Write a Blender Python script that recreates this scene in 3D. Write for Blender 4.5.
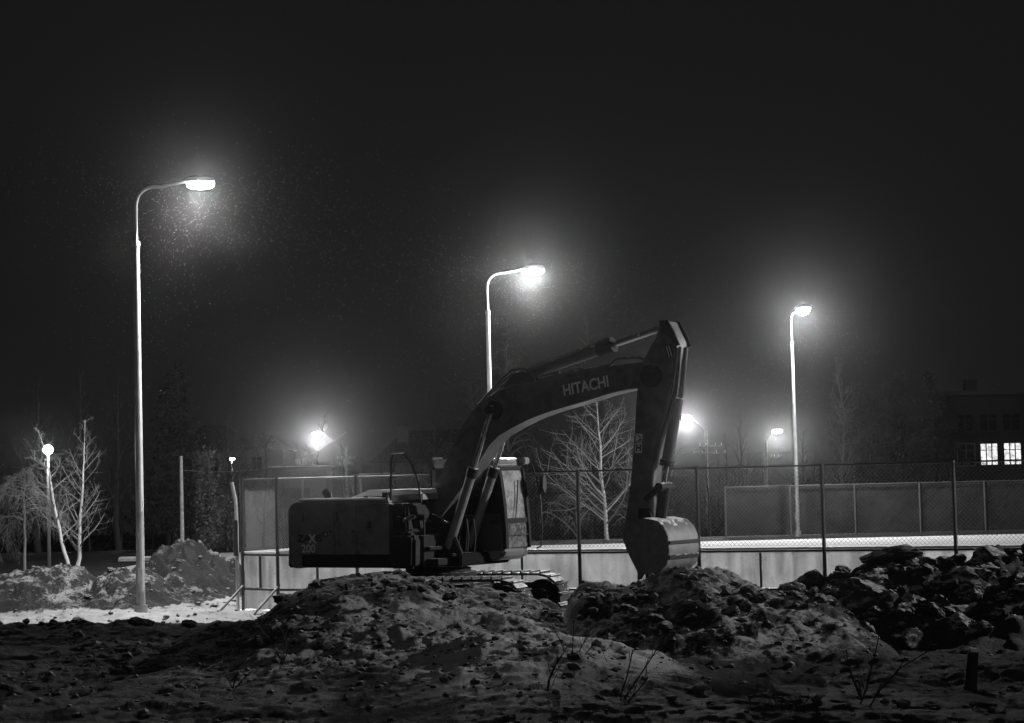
import bpy, bmesh, math, random
import numpy as np
from math import radians, sin, cos, tan, atan, pi
from mathutils import Vector, Matrix

scene = bpy.context.scene
for o in list(bpy.data.objects): bpy.data.objects.remove(o)
COL = scene.collection

# ------------------------------------------------------------------ camera
F_PX = 2000.0; CX, CY = 512.0, 361.5
CAMZ = 2.8
PITCH = atan(118.5/F_PX); ROLL = radians(1.35)
Fv = Vector((0, cos(PITCH), sin(PITCH)))
R0 = Vector((1, 0, 0)); U0 = Vector((0, -sin(PITCH), cos(PITCH)))
Rv = R0*cos(ROLL) - U0*sin(ROLL); Uv = U0*cos(ROLL) + R0*sin(ROLL)
cam_d = bpy.data.cameras.new('camera'); cam = bpy.data.objects.new('camera', cam_d); COL.objects.link(cam)
cam_d.sensor_width = 36; cam_d.lens = F_PX/1024*36
cam_d.clip_start = 0.1; cam_d.clip_end = 3000
m = Matrix((Rv, Uv, -Fv)).transposed().to_4x4(); m.translation = (0, 0, CAMZ)
cam.matrix_world = m
scene.camera = cam

def ray(px, py):
    return Fv*F_PX + Rv*(px-CX) + Uv*(CY-py)
def P(px, py, D):
    """real point at distance D (world Y) seen at a pixel of the photograph (used only to measure positions)"""
    d = ray(px, py); d = d*(D/d.y)
    return Vector((d.x, D, CAMZ + d.z))

# ------------------------------------------------------------------ world, fill, exposure
W = bpy.data.worlds.new('World'); scene.world = W; W.use_nodes = True
bg = W.node_tree.nodes['Background']; bg.inputs[0].default_value = (1, 1, 1, 1); bg.inputs[1].default_value = 0.0078
scene.view_settings.view_transform = 'Standard'; scene.view_settings.look = 'None'
scene.view_settings.exposure = 0; scene.view_settings.gamma = 1
sd = bpy.data.lights.new('city_glow_fill', 'SUN'); sd.energy = 0.115; sd.angle = radians(35)  # added soft fill from behind the camera, standing in for city glow
so = bpy.data.objects.new('city_glow_fill', sd); COL.objects.link(so)
so.rotation_euler = Vector((-0.35, 1.0, -0.75)).to_track_quat('-Z', 'Y').to_euler()
HAZE = 0.000048
LAMP = 6600.0            # watts of a main street lamp
cy = scene.cycles
cy.use_denoising = True
try: cy.denoiser = 'OPENIMAGEDENOISE'
except Exception: pass
cy.max_bounces = 5; cy.diffuse_bounces = 2; cy.glossy_bounces = 2; cy.transmission_bounces = 4
cy.volume_bounces = 0; cy.transparent_max_bounces = 12
cy.sample_clamp_indirect = 3.0
cy.caustics_reflective = False; cy.caustics_refractive = False
cy.use_adaptive_sampling = False

# ------------------------------------------------------------------ tagging helpers
def tag(o, label=None, cat=None, group=None, kind=None):
    if label: o['label'] = label
    if cat: o['category'] = cat
    if group: o['group'] = group
    if kind: o['kind'] = kind
    return o
def empty(name, loc, rz=0):
    o = bpy.data.objects.new(name, None); COL.objects.link(o); o.location = loc; o.rotation_euler = (0, 0, rz)
    o.empty_display_size = .2
    return o
def copy_tree(o, parent=None):
    c = o.copy(); COL.objects.link(c); c.parent = parent
    for ch in list(o.children): copy_tree(ch, c)
    return c

# ------------------------------------------------------------------ materials
MATS = {}
def new_mat(name):
    mt = bpy.data.materials.new(name); mt.use_nodes = True
    nt = mt.node_tree; b = nt.nodes['Principled BSDF']
    MATS[name] = mt
    return mt, nt, b
def nz(nt, scale, detail=4, rough=.6, coord='Object', dist=0):
    tc = nt.nodes.new('ShaderNodeTexCoord'); n = nt.nodes.new('ShaderNodeTexNoise')
    n.inputs['Scale'].default_value = scale; n.inputs['Detail'].default_value = detail
    n.inputs['Roughness'].default_value = rough; n.inputs['Distortion'].default_value = dist
    nt.links.new(tc.outputs[coord], n.inputs['Vector'])
    return n
def mathn(nt, op, a, b=None, clamp=False):
    n = nt.nodes.new('ShaderNodeMath'); n.operation = op; n.use_clamp = clamp
    for i, v in enumerate((a, b)):
        if v is None: continue
        if isinstance(v, (int, float)): n.inputs[i].default_value = v
        else: nt.links.new(v, n.inputs[i])
    return n.outputs[0]
def mapr(nt, v, a, b, c, d):
    n = nt.nodes.new('ShaderNodeMapRange'); nt.links.new(v, n.inputs[0])
    for i, x in enumerate((a, b, c, d)): n.inputs[i+1].default_value = x
    return n.outputs[0]
def grey(g): return (g, g, g, 1)
def mat(name, g, rough=.6, metal=0.0, var=.35, scale=6, bump=.15, bscale=25, snow=0, spec=.4, snow_g=.75, stain=0):
    """grey procedural paint / metal / concrete; snow = how readily snow lies on its upward faces"""
    mt, nt, b = new_mat(name)
    n = nz(nt, scale, 5); v = mapr(nt, n.outputs[0], .25, .75, g*(1-var), g*(1+var))
    if stain:
        s2 = nz(nt, 1.7, 6, .7, dist=1.2); k = mapr(nt, s2.outputs[0], .5, .68, 1, 1-stain); v = mathn(nt, 'MULTIPLY', v, k)
    b.inputs['Metallic'].default_value = metal
    b.inputs['Specular IOR Level'].default_value = spec
    rn = mapr(nt, n.outputs[0], .3, .7, max(.05, rough-.12), min(1, rough+.12)); nt.links.new(rn, b.inputs['Roughness'])
    n2 = nz(nt, bscale, 4)
    bp = nt.nodes.new('ShaderNodeBump'); bp.inputs['Strength'].default_value = bump; bp.inputs['Distance'].default_value = .02
    nt.links.new(n2.outputs[0], bp.inputs['Height']); nt.links.new(bp.outputs[0], b.inputs['Normal'])
    if snow > 0:
        ge = nt.nodes.new('ShaderNodeNewGeometry'); sx = nt.nodes.new('ShaderNodeSeparateXYZ'); nt.links.new(ge.outputs['Normal'], sx.inputs[0])
        n3 = nz(nt, 9, 5, .65)
        a = mathn(nt, 'ADD', sx.outputs[2], mapr(nt, n3.outputs[0], .2, .8, -.6, .6))
        f = mapr(nt, a, 1.2-snow, 1.32-snow, 0, 1)
        mx = nt.nodes.new('ShaderNodeMix'); mx.data_type = 'FLOAT'
        nt.links.new(f, mx.inputs[0]); nt.links.new(v, mx.inputs[2]); mx.inputs[3].default_value = snow_g
        v = mx.outputs[0]
        if metal:
            nt.links.new(mathn(nt, 'MULTIPLY', mathn(nt, 'SUBTRACT', 1.0, f), metal), b.inputs['Metallic'])
    cc = nt.nodes.new('ShaderNodeCombineColor')
    for i in range(3): nt.links.new(v, cc.inputs[i])
    nt.links.new(cc.outputs[0], b.inputs['Base Color'])
    return mt
def emit_mat(name, s):
    mt, nt, b = new_mat(name)
    b.inputs['Base Color'].default_value = grey(.8); b.inputs['Emission Color'].default_value = grey(1); b.inputs['Emission Strength'].default_value = s
    return mt

M_paint = mat('machine_paint', .20, .45, 0, .30, 5, .12, 30, snow=.42, stain=.5)
M_boom = mat('shaded_boom_paint', .125, .45, 0, .35, 4, .12, 30, snow=.42, stain=.5)  # same machine paint, darkened to put shade into boom and arm
M_paint_dark = mat('machine_dark_paint', .055, .5, 0, .3, 6, .1, 30, snow=.40)
M_frame = mat('machine_greasy_frame', .022, .75, 0, .4, 9, .3, 30, snow=.25, spec=.2)
M_steel = mat('worn_steel', .15, .6, .15, .35, 7, .15, 30, snow=.36, stain=.4)
M_chrome = mat('cylinder_rod_chrome', .6, .2, .9, .1, 6, .02)
M_step = mat('snowy_step_steel', .025, .8, 0, .4, 9, .3, 30, snow=.5, spec=.1, snow_g=.5)
M_deck_shade = mat('shaded_deck_steel', .010, .85, 0, .4, 9, .3, 30, spec=.1)  # near-black colour paints in the shade on the deck front
M_track = mat('track_steel', .06, .6, .4, .5, 8, .4, 20, snow=.62)
M_black = mat('black_rubber', .02, .6, 0, .3, 10, .1)
M_white = mat('white_lettering', .88, .5, 0, .12, 20, .02)
M_decal_dark = mat('black_lettering', .015, .4, 0, .1, 20, .02)
M_galv = mat('galvanised_steel', .40, .45, .3, .3, 3, .06, 14, stain=.2)
M_post = mat('dark_fence_steel', .05, .55, .2, .4, 4, .15, snow=.2)
M_pipe_light = mat('pale_fence_pipe', .5, .5, .2, .25, 4, .1)
M_wire = mat('frosted_wire', .12, .5, .2, .3, 6, .05)
M_cap = mat('snowy_board_cap', .6, .6, 0, .2, 5, .2, snow=.7, snow_g=.8)
M_conc = mat('pole_concrete', .42, .85, 0, .35, 6, .3, 20, stain=.4)
M_wood = mat('weathered_wood', .09, .8, 0, .4, 8, .3)
M_bark = mat('birch_bark', .42, .8, 0, .3, 6, .3, 20, stain=.75)
M_twig = mat('frosted_birch_twigs', .17, .8, 0, .3, 5, .1)
M_twig2 = mat('paler_birch_twigs', .27, .8, 0, .2, 5, .1)  # paler than the other birch twigs
M_dimtree = mat('grey_tree_bark', .075, .9, 0, .3, 5, .2)
M_darkbark = mat('dark_tree_bark', .035, .9, 0, .3, 5, .3)
M_leaf = mat('withered_leaves', .11, .7, 0, .5, 4, .1, snow=.25)
M_leaf.node_tree.nodes['Principled BSDF'].inputs['Roughness'].default_value = .5
M_needle = mat('spruce_needles', .045, .8, 0, .4, 4, .1)
M_stalk = mat('dead_weed_stalks', .03, .9, 0, .3, 20, .2)
M_plaster = mat('house_plaster', .15, .9, 0, .12, 2, .2, 12, stain=.3)
M_roof = mat('roof_sheet', .04, .6, 0, .2, 2, .1, snow=.1)
M_snow = mat('loose_snow', .78, .9, 0, .1, 4, .5, 12, spec=.2)
M_glass_dark = mat('dark_window_glass', .02, .12, 0, .1, 2, 0)
M_winframe = mat('window_frame_paint', .14, .6, 0, .1, 3, .05)
M_winframe_dark = mat('dark_window_frame', .02, .6, 0, .1, 3, .05)
M_lamp = emit_mat('lamp_diffuser', 60)
M_lamp_small = emit_mat('small_lamp_diffuser', 25)
M_head = mat('lamp_housing', .45, .45, .3, .1, 5, .05)

# brick
def brick_mat():
    mt, nt, b = new_mat('dark_brick'); tc = nt.nodes.new('ShaderNodeTexCoord'); mp = nt.nodes.new('ShaderNodeMapping')
    mp.inputs['Rotation'].default_value = (pi/2, 0, 0)
    nt.links.new(tc.outputs['Object'], mp.inputs[0])
    br = nt.nodes.new('ShaderNodeTexBrick'); br.inputs['Scale'].default_value = 4
    br.inputs['Color1'].default_value = grey(.02); br.inputs['Color2'].default_value = grey(.03); br.inputs['Mortar'].default_value = grey(.04)
    nt.links.new(mp.outputs[0], br.inputs['Vector']); nt.links.new(br.outputs[0], b.inputs['Base Color']); b.inputs['Roughness'].default_value = .9
    return mt
M_brick = brick_mat()

# translucent board plastic: thin white panels with daylight / lamplight coming through
def board_mat():
    mt, nt, b = new_mat('thin_white_board'); out = nt.nodes['Material Output']
    n = nz(nt, 1.3, 6, .65, dist=.6); v = mapr(nt, n.outputs[0], .3, .7, .62, .86)
    sc = nz(nt, 5, 6, .7, dist=2.0); k = mapr(nt, sc.outputs[0], .56, .66, 1, .8); v = mathn(nt, 'MULTIPLY', v, k)
    mp = nt.nodes.new('ShaderNodeMapping'); mp.inputs['Scale'].default_value = (5, 5, .7); tc = nt.nodes.new('ShaderNodeTexCoord'); nt.links.new(tc.outputs['Object'], mp.inputs[0])
    st = nt.nodes.new('ShaderNodeTexNoise'); st.inputs['Scale'].default_value = 1; st.inputs['Detail'].default_value = 6; nt.links.new(mp.outputs[0], st.inputs['Vector'])
    v = mathn(nt, 'MULTIPLY', v, mapr(nt, st.outputs[0], .4, .62, 1.0, .74))
    vo = nz(nt, 34, 2, .5); v = mathn(nt, 'MULTIPLY', v, mapr(nt, vo.outputs[0], .68, .72, 1.0, .55))
    cc = nt.nodes.new('ShaderNodeCombineColor')
    for i in range(3): nt.links.new(v, cc.inputs[i])
    nt.links.new(cc.outputs[0], b.inputs['Base Color']); b.inputs['Roughness'].default_value = .5; b.inputs['Specular IOR Level'].default_value = .2
    tr = nt.nodes.new('ShaderNodeBsdfTranslucent'); nt.links.new(cc.outputs[0], tr.inputs[0])
    mx = nt.nodes.new('ShaderNodeMixShader'); mx.inputs[0].default_value = .68
    nt.links.new(b.outputs[0], mx.inputs[1]); nt.links.new(tr.outputs[0], mx.inputs[2]); nt.links.new(mx.outputs[0], out.inputs[0])
    return mt
M_board = board_mat()
def glass_mat(lo=.35, hi=.9):
    """frosty cab glass: partly see-through, partly a rime film that catches the lamplight"""
    mt, nt, b = new_mat('frosted_cab_glass'); out = nt.nodes['Material Output']
    n = nz(nt, 14, 6, .7); n2 = nz(nt, 3, 3)
    f = mapr(nt, mathn(nt, 'ADD', n.outputs[0], n2.outputs[0]), .82, 1.10, lo, hi)
    b.inputs['Base Color'].default_value = grey(.58); b.inputs['Roughness'].default_value = .35
    tr = nt.nodes.new('ShaderNodeBsdfTranslucent'); tr.inputs[0].default_value = grey(.7)
    m1 = nt.nodes.new('ShaderNodeMixShader'); m1.inputs[0].default_value = .5
    nt.links.new(b.outputs[0], m1.inputs[1]); nt.links.new(tr.outputs[0], m1.inputs[2])
    tp = nt.nodes.new('ShaderNodeBsdfTransparent'); tp.inputs[0].default_value = grey(.8)
    m2 = nt.nodes.new('ShaderNodeMixShader'); nt.links.new(f, m2.inputs[0])
    nt.links.new(tp.outputs[0], m2.inputs[1]); nt.links.new(m1.outputs[0], m2.inputs[2]); nt.links.new(m2.outputs[0], out.inputs[0])
    return mt
M_glass = glass_mat()
M_lowglass = glass_mat(.12, .45)
M_sideglass = mat('dark_cab_side_glass', .02, .25, 0, .3, 4, 0)
def lit_window_mat():
    mt, nt, b = new_mat('lit_window'); b.inputs['Base Color'].default_value = grey(.5)
    n = nz(nt, 3.5, 4, .7); e = mapr(nt, n.outputs[0], .35, .65, .25, 1.5)
    b.inputs['Emission Color'].default_value = grey(1); nt.links.new(e, b.inputs['Emission Strength'])
    return mt
M_lit = lit_window_mat()

def ground_mat():
    mt, nt, b = new_mat('frozen_soil_and_snow')
    at = nt.nodes.new('ShaderNodeAttribute'); at.attribute_name = 'snow'
    n = nz(nt, 2.2, 8, .72, dist=.4); n2 = nz(nt, 14, 5, .7)
    ge = nt.nodes.new('ShaderNodeNewGeometry'); sx = nt.nodes.new('ShaderNodeSeparateXYZ'); nt.links.new(ge.outputs['Normal'], sx.inputs[0])
    nn = mathn(nt, 'ADD', mathn(nt, 'MULTIPLY', n.outputs[0], .65), mathn(nt, 'MULTIPLY', n2.outputs[0], .35))
    up = mapr(nt, sx.outputs[2], .55, 1, -.10, .03)
    t = mathn(nt, 'ADD', mathn(nt, 'ADD', nn, up), mathn(nt, 'SUBTRACT', at.outputs['Fac'], .5))
    f = mapr(nt, t, .47, .56, 0, 1)
    soil = mapr(nt, n2.outputs[0], .3, .7, .014, .036)
    sn = mapr(nt, n.outputs[0], .3, .7, .5, .78)
    # thin dusting: snow over soil is rarely pure white except where cover is full
    thin = mapr(nt, at.outputs['Fac'], .45, .95, .22, 1.0); sn = mathn(nt, 'MULTIPLY', sn, thin)
    mx = nt.nodes.new('ShaderNodeMix'); mx.data_type = 'FLOAT'
    nt.links.new(f, mx.inputs[0]); nt.links.new(soil, mx.inputs[2]); nt.links.new(sn, mx.inputs[3])
    cc = nt.nodes.new('ShaderNodeCombineColor')
    for i in range(3): nt.links.new(mx.outputs[0], cc.inputs[i])
    nt.links.new(cc.outputs[0], b.inputs['Base Color']); b.inputs['Roughness'].default_value = .9; b.inputs['Specular IOR Level'].default_value = .15
    n3 = nz(nt, 22, 6, .75); bp = nt.nodes.new('ShaderNodeBump'); bp.inputs['Strength'].default_value = .7; bp.inputs['Distance'].default_value = .05
    nt.links.new(n3.outputs[0], bp.inputs['Height']); nt.links.new(bp.outputs[0], b.inputs['Normal'])
    return mt
M_ground = ground_mat()
def clod_mat():
    mt, nt, b = new_mat('frozen_clod'); ge = nt.nodes.new('ShaderNodeNewGeometry'); sx = nt.nodes.new('ShaderNodeSeparateXYZ'); nt.links.new(ge.outputs['Normal'], sx.inputs[0])
    n = nz(nt, 4, 6, .7); n2 = nz(nt, 16, 5, .7)
    a = mathn(nt, 'ADD', sx.outputs[2], mapr(nt, n.outputs[0], .2, .8, -.9, .9))
    f = mapr(nt, a, .42, 1.1, 0, 1)
    soil = mapr(nt, n2.outputs[0], .3, .7, .02, .055)
    mx = nt.nodes.new('ShaderNodeMix'); mx.data_type = 'FLOAT'
    nt.links.new(f, mx.inputs[0]); nt.links.new(soil, mx.inputs[2]); mx.inputs[3].default_value = .32
    cc = nt.nodes.new('ShaderNodeCombineColor')
    for i in range(3): nt.links.new(mx.outputs[0], cc.inputs[i])
    nt.links.new(cc.outputs[0], b.inputs['Base Color']); b.inputs['Roughness'].default_value = 1; b.inputs['Specular IOR Level'].default_value = .03
    bp = nt.nodes.new('ShaderNodeBump'); bp.inputs['Strength'].default_value = .6; bp.inputs['Distance'].default_value = .04
    nt.links.new(n2.outputs[0], bp.inputs['Height']); nt.links.new(bp.outputs[0], b.inputs['Normal'])
    return mt
M_clod = clod_mat()
M_crumb = mat('earth_crumb', .05, .9, 0, .5, 3, .3, snow=.5, snow_g=.22)

# ------------------------------------------------------------------ mesh builder
class MB:
    def __init__(s): s.v = []; s.f = []; s.m = []; s.cur = 0
    def add(s, vs, fs):
        o = len(s.v); s.v += [tuple(v) for v in vs]
        for f in fs: s.f.append(tuple(i+o for i in f)); s.m.append(s.cur)
    def box(s, x0, x1, y0, y1, z0, z1):
        s.add([(x, y, z) for z in (z0, z1) for y in (y0, y1) for x in (x0, x1)],
              [(0, 2, 3, 1), (4, 5, 7, 6), (0, 1, 5, 4), (2, 6, 7, 3), (0, 4, 6, 2), (1, 3, 7, 5)])
    def prism(s, prof, y0, y1, y0b=None, y1b=None):
        """profile [(x,z)] extruded along y"""
        n = len(prof); a = sum(prof[i][0]*prof[(i+1) % n][1]-prof[(i+1) % n][0]*prof[i][1] for i in range(n))
        if a < 0: prof = prof[::-1]
        s.add([(x, y0, z) for x, z in prof]+[(x, y1, z) for x, z in prof],
              [tuple(range(n)), tuple(range(2*n-1, n-1, -1))]+[(i, i+n, (i+1) % n+n, (i+1) % n) for i in range(n)])
    def plan(s, prof, z0, z1):
        n = len(prof); a = sum(prof[i][0]*prof[(i+1) % n][1]-prof[(i+1) % n][0]*prof[i][1] for i in range(n))
        if a < 0: prof = prof[::-1]
        s.add([(x, y, z0) for x, y in prof]+[(x, y, z1) for x, y in prof],
              [tuple(range(n-1, -1, -1)), tuple(range(n, 2*n))]+[(i, (i+1) % n, (i+1) % n+n, i+n) for i in range(n)])
    def tube(s, pts, r, n=8, cap=True):
        pts = [Vector(p) for p in pts]; k = len(pts)
        if not hasattr(r, '__len__'): r = [r]*k
        vs = []; up = None
        for i, p in enumerate(pts):
            t = (pts[min(i+1, k-1)]-pts[max(i-1, 0)])
            if t.length < 1e-9: t = Vector((0, 0, 1))
            t.normalize()
            if up is None:
                up = t.orthogonal().normalized()
            else:
                up = up - t*up.dot(t)
                up = up.normalized() if up.length > 1e-6 else t.orthogonal().normalized()
            w = t.cross(up)
            for j in range(n):
                a = 2*pi*j/n
                vs.append(p+up*(cos(a)*r[i])+w*(sin(a)*r[i]))
        fs = [(i*n+j, i*n+(j+1) % n, (i+1)*n+(j+1) % n, (i+1)*n+j) for i in range(k-1) for j in range(n)]
        if cap and n > 2: fs += [tuple(range(n-1, -1, -1)), tuple((k-1)*n+j for j in range(n))]
        s.add(vs, fs)
    def build(s, name, mat_, parent=None, bevel=0, smooth=False, seg=2):
        me = bpy.data.meshes.new(name); me.from_pydata(s.v, [], s.f)
        for q in (mat_ if isinstance(mat_, (list, tuple)) else [mat_]): me.materials.append(q)
        if any(s.m): me.polygons.foreach_set('material_index', s.m)
        if bevel:
            bm = bmesh.new(); bm.from_mesh(me)
            es = [e for e in bm.edges if len(e.link_faces) == 2 and e.calc_face_angle(0) > radians(28)]
            bmesh.ops.bevel(bm, geom=es, offset=bevel, segments=seg, affect='EDGES', clamp_overlap=True)
            bm.to_mesh(me); bm.free()
        me.update()
        if smooth:
            me.polygons.foreach_set('use_smooth', [True]*len(me.polygons))
            try: me.set_sharp_from_angle(angle=radians(40))
            except Exception: pass
        o = bpy.data.objects.new(name, me); COL.objects.link(o); o.parent = parent
        return o

# ------------------------------------------------------------------ numpy noise
def hsh(ix, iy, seed):
    n = (ix.astype(np.int64)*374761393 + iy.astype(np.int64)*668265263 + seed*974634777) & 0xffffffff
    n = ((n ^ (n >> 13))*1274126177) & 0xffffffff
    n = (n ^ (n >> 16)) & 0xffffffff
    return n/4294967295.0
def vnoise(x, y, seed=0):
    ix = np.floor(x); iy = np.floor(y); fx = x-ix; fy = y-iy
    fx = fx*fx*(3-2*fx); fy = fy*fy*(3-2*fy)
    a = hsh(ix, iy, seed); b = hsh(ix+1, iy, seed); c = hsh(ix, iy+1, seed); d = hsh(ix+1, iy+1, seed)
    return (a*(1-fx)+b*fx)*(1-fy)+(c*(1-fx)+d*fx)*fy - .5
def fbm(x, y, oct=5, gain=.5, seed=0):
    s = 0; a = 1
    for i in range(oct): s = s + a*vnoise(x, y, seed+i*17); x = x*2.03+7.1; y = y*2.03+3.3; a *= gain
    return s
def clodn(x, y, seed=0):
    """bumps with rounded tops and sharp gaps, like lumps of earth"""
    ix = np.floor(x); iy = np.floor(y); best = np.full(x.shape, 9.0); hh = np.zeros(x.shape)
    for dx in (-1, 0, 1):
        for dy in (-1, 0, 1):
            jx = ix+dx; jy = iy+dy
            px = jx+hsh(jx, jy, seed+1); py = jy+hsh(jx, jy, seed+2); r = .55+.45*hsh(jx, jy, seed+3)
            d = np.sqrt((x-px)**2+(y-py)**2)/r
            k = d < best; best = np.where(k, d, best); hh = np.where(k, hsh(jx, jy, seed+4), hh)
    return np.clip(1-best*best, 0, 1)*hh

# ------------------------------------------------------------------ terrain
def prof(pts, D):
    q = [P(x, y, D) for x, y in pts]
    return np.array([p.x for p in q]), np.array([max(0, p.z) for p in q])
MOUNDS = []   # xs, zs, D, front width, back width, power, snow
def mound(pts, D, wf, wb, pw=1.0, snow=.5, skew=0, rough=1.0):
    xs, zs = prof(pts, D); MOUNDS.append((xs, zs, D, wf, wb, pw, snow, skew, rough))
mound([(175,640),(228,625),(270,612),(288,597),(314,585),(352,577),(393,574),(416,574),(430,579),(446,584),(475,590),(528,595),(545,602),(565,609),(600,618),(640,640)], 33.3, 9.5, 2.2, 1.25, .53, -.10, .6)
mound([(530,640),(565,618),(572,600),(582,592),(597,585),(628,581),(650,576),(685,570),(700,567),(712,569),(735,578),(760,586),(790,592),(830,600),(880,640)], 32.0, 3.6, 1.6, 1.0, .50, 0, .75)
mound([(740,640),(780,600),(800,590),(814,582),(841,577),(862,566),(900,564),(955,562),(990,560),(1024,556),(1100,552),(1200,560),(1290,575),(1400,620)], 34.2, 3.3, 2.2, .8, .44, 0, 1.0)
mound([(-260,560),(-120,560),(-40,572),(0,575),(30,571),(60,569),(85,573),(98,582),(104,575),(112,570),(124,567),(140,567),(156,572),(170,585),(190,600),(235,604),(245,615)], 47.5, 2.7, 3, 1.0, .50, 0, 1.3)
mound([(120,600),(140,585),(155,565),(168,553),(180,543),(190,542),(202,548),(215,555),(228,566),(240,578),(252,600)], 51.5, 5.6, 4, 1.0, .465, 0, 1.7)
mound([(380,670),(430,652),(470,640),(520,632),(580,636),(640,650),(700,668),(730,690)], 28.0, 6.5, 3.5, 1.3, .63, 0, .5)

mound([(-300,625),(-60,622),(0,621),(60,623),(110,620),(170,622),(215,624),(260,624),(320,626)], 39.6, 3.0, 1.0, 1.0, .42, 0, 1.7)
def smax(a, b, k=.12):
    h = np.clip(.5+.5*(a-b)/k, 0, 1); return b*(1-h)+a*h+k*h*(1-h)
RA = Vector((-6.04, 44.4, 0)); RB_ = Vector((7.53, 38.8, 0)); RD = (RB_-RA).normalized()   # rink board line
RN = Vector((-RD.y, RD.x, 0))   # points away from the camera
def height(X, Y):
    H = np.zeros(X.shape); S = np.full(X.shape, .38); mo = np.zeros(X.shape); RG = np.full(X.shape, .35)
    wx = X+.35*fbm(X*.9, Y*.9, 3, .5, 91); wy = Y+.5*fbm(X*.8, Y*.8, 3, .5, 37)
    for xs, zs, D, wf, wb, pw, sn, skew, rg in MOUNDS:
        zr = np.interp(X + .12*fbm(X*2, Y*2, 2, .5, 5), xs, zs, 0, 0)
        u = (wy-D-.0*X)
        t = np.where(u < 0, -u/wf, u/wb); t = np.clip(t, 0, 1)
        sh = (1-t)**pw*(1-t*0) ; sh = sh*(1+.25*t*(1-t))
        h = zr*sh
        k = h > H; wgt = np.clip(h/.35, 0, 1)
        S = np.where(k, S+(sn-S)*wgt, S); RG = np.where(k, RG+(rg-RG)*wgt, RG)
        H = smax(h, H, .08)
        mo = np.maximum(mo, np.clip(h/.5, 0, 1))
    H = np.maximum(H-.02, 0)
    # behind the board line everything is level
    side = (X-RA.x)*RN.x+(Y-RA.y)*RN.y; along = (X-RA.x)*RD.x+(Y-RA.y)*RD.y
    inrink = (side > -.25) & (along > -.5) & (Y < 84)
    lump = fbm(X*1.1, Y*1.1, 5, .55, 3)*.22 + clodn(X*2.3, Y*2.3, 11)*.14 + np.sqrt(clodn(X*5.5+.3*wx, Y*5.5, 23)+1e-6)*.06 - .10*np.abs(vnoise(X*3.1, Y*3.1, 71)) + clodn(X*11, Y*11, 29)*.035
    lump = lump - .02
    flat = fbm(X*.35, Y*.6, 4, .5, 8)*.16 + fbm(X*2.5, Y*2.5, 4, .6, 9)*.06 + clodn(X*4, Y*4, 31)*.06*(fbm(X*.7, Y*.7, 2, .5, 77) > .05)
    amp = np.clip(mo, 0, 1)*RG
    Z = H + lump*amp + flat*(1-np.clip(mo, 0, 1))
    # bright snowy strip behind the foreground, left
    strip = (Y > 41.0+fbm(X*.8, Y*0, 3, .5, 55)*1.4) & (X < 1.5) & (mo < .25)
    S = np.where(strip, .60, S)
    S = S + .10*fbm(X*.5, Y*.5, 3, .5, 66)
    S = np.where(Y < 38, S-.10*(1-np.clip(mo*2, 0, 1)), S)
    Z = np.where(inrink, -.02, Z); S = np.where(inrink, .85, S)
    far = np.clip((Y-92)/400, 0, 1)
    Z = np.where(Y > 60, Z*np.clip((70-Y)/10, 0, 1), Z)
    Z = Z - np.where(Y > 92, (Y-92)*.031, 0)
    Z = np.maximum(Z, -12.0)
    S = np.where(Y > 53, np.where(X < -4, .26, np.where(Y > 84, .25, .60)) + .1*fbm(X*.1, Y*.1, 3, .5, 14), S)
    S = np.where(inrink, .85, S)
    return Z, S

def gz(x, y):
    z, s = height(np.array([float(x)]), np.array([float(y)])); return float(z[0])

def build_ground():
    rows = np.concatenate([np.array([-60, -40, -20, -5, 4, 10, 14, 17]), np.arange(19, 39, .055), np.arange(39, 56, .085), 56*1.03**np.arange(0, 84)])
    rows = rows[rows < 700]
    cin = np.concatenate([np.linspace(-.36, -.27, 40, endpoint=False), np.linspace(-.27, .27, 640), np.linspace(.27, .36, 41)[1:]])
    w = np.array([2, 5, 10, 20, 40, 80, 160, 320, 560.])
    Yc = np.maximum(rows, 17)[:, None]
    X = np.concatenate([-.36*Yc-w[::-1][None, :], cin[None, :]*Yc, .36*Yc+w[None, :]], 1)
    Y = np.repeat(rows[:, None], X.shape[1], 1)
    Z, S = height(X, Y)
    nr, nc = X.shape
    co = np.stack([X, Y, Z], -1).reshape(-1, 3)
    i = np.arange(nr-1)[:, None]*nc+np.arange(nc-1)[None, :]
    q = np.stack([i, i+1, i+nc+1, i+nc], -1).reshape(-1, 4)
    me = bpy.data.meshes.new('ground')
    me.vertices.add(len(co)); me.vertices.foreach_set('co', co.ravel().astype(np.float32))
    me.loops.add(q.size); me.loops.foreach_set('vertex_index', q.ravel().astype(np.int32))
    me.polygons.add(len(q)); me.polygons.foreach_set('loop_start', np.arange(0, q.size, 4, dtype=np.int32))
    me.update(calc_edges=True)
    me.polygons.foreach_set('use_smooth', [True]*len(q))
    a = me.attributes.new('snow', 'FLOAT', 'POINT'); a.data.foreach_set('value', S.ravel().astype(np.float32))
    me.materials.append(M_ground)
    o = bpy.data.objects.new('ground', me); COL.objects.link(o); tag(o, kind='structure')
build_ground()

# the level snowed-over playing area inside the boards
b = MB()
rk = [RA+RD*-.3+RN*.12, RA+RD*40+RN*.12, Vector((44, 84.8, 0)), Vector((-14, 84.8, 0)), Vector((-14, 70, 0))]
b.add([(p.x, p.y, .02) for p in rk], [(0, 1, 2, 3, 4)])
o = b.build('rink_ice', M_snow); tag(o, kind='structure')

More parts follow.
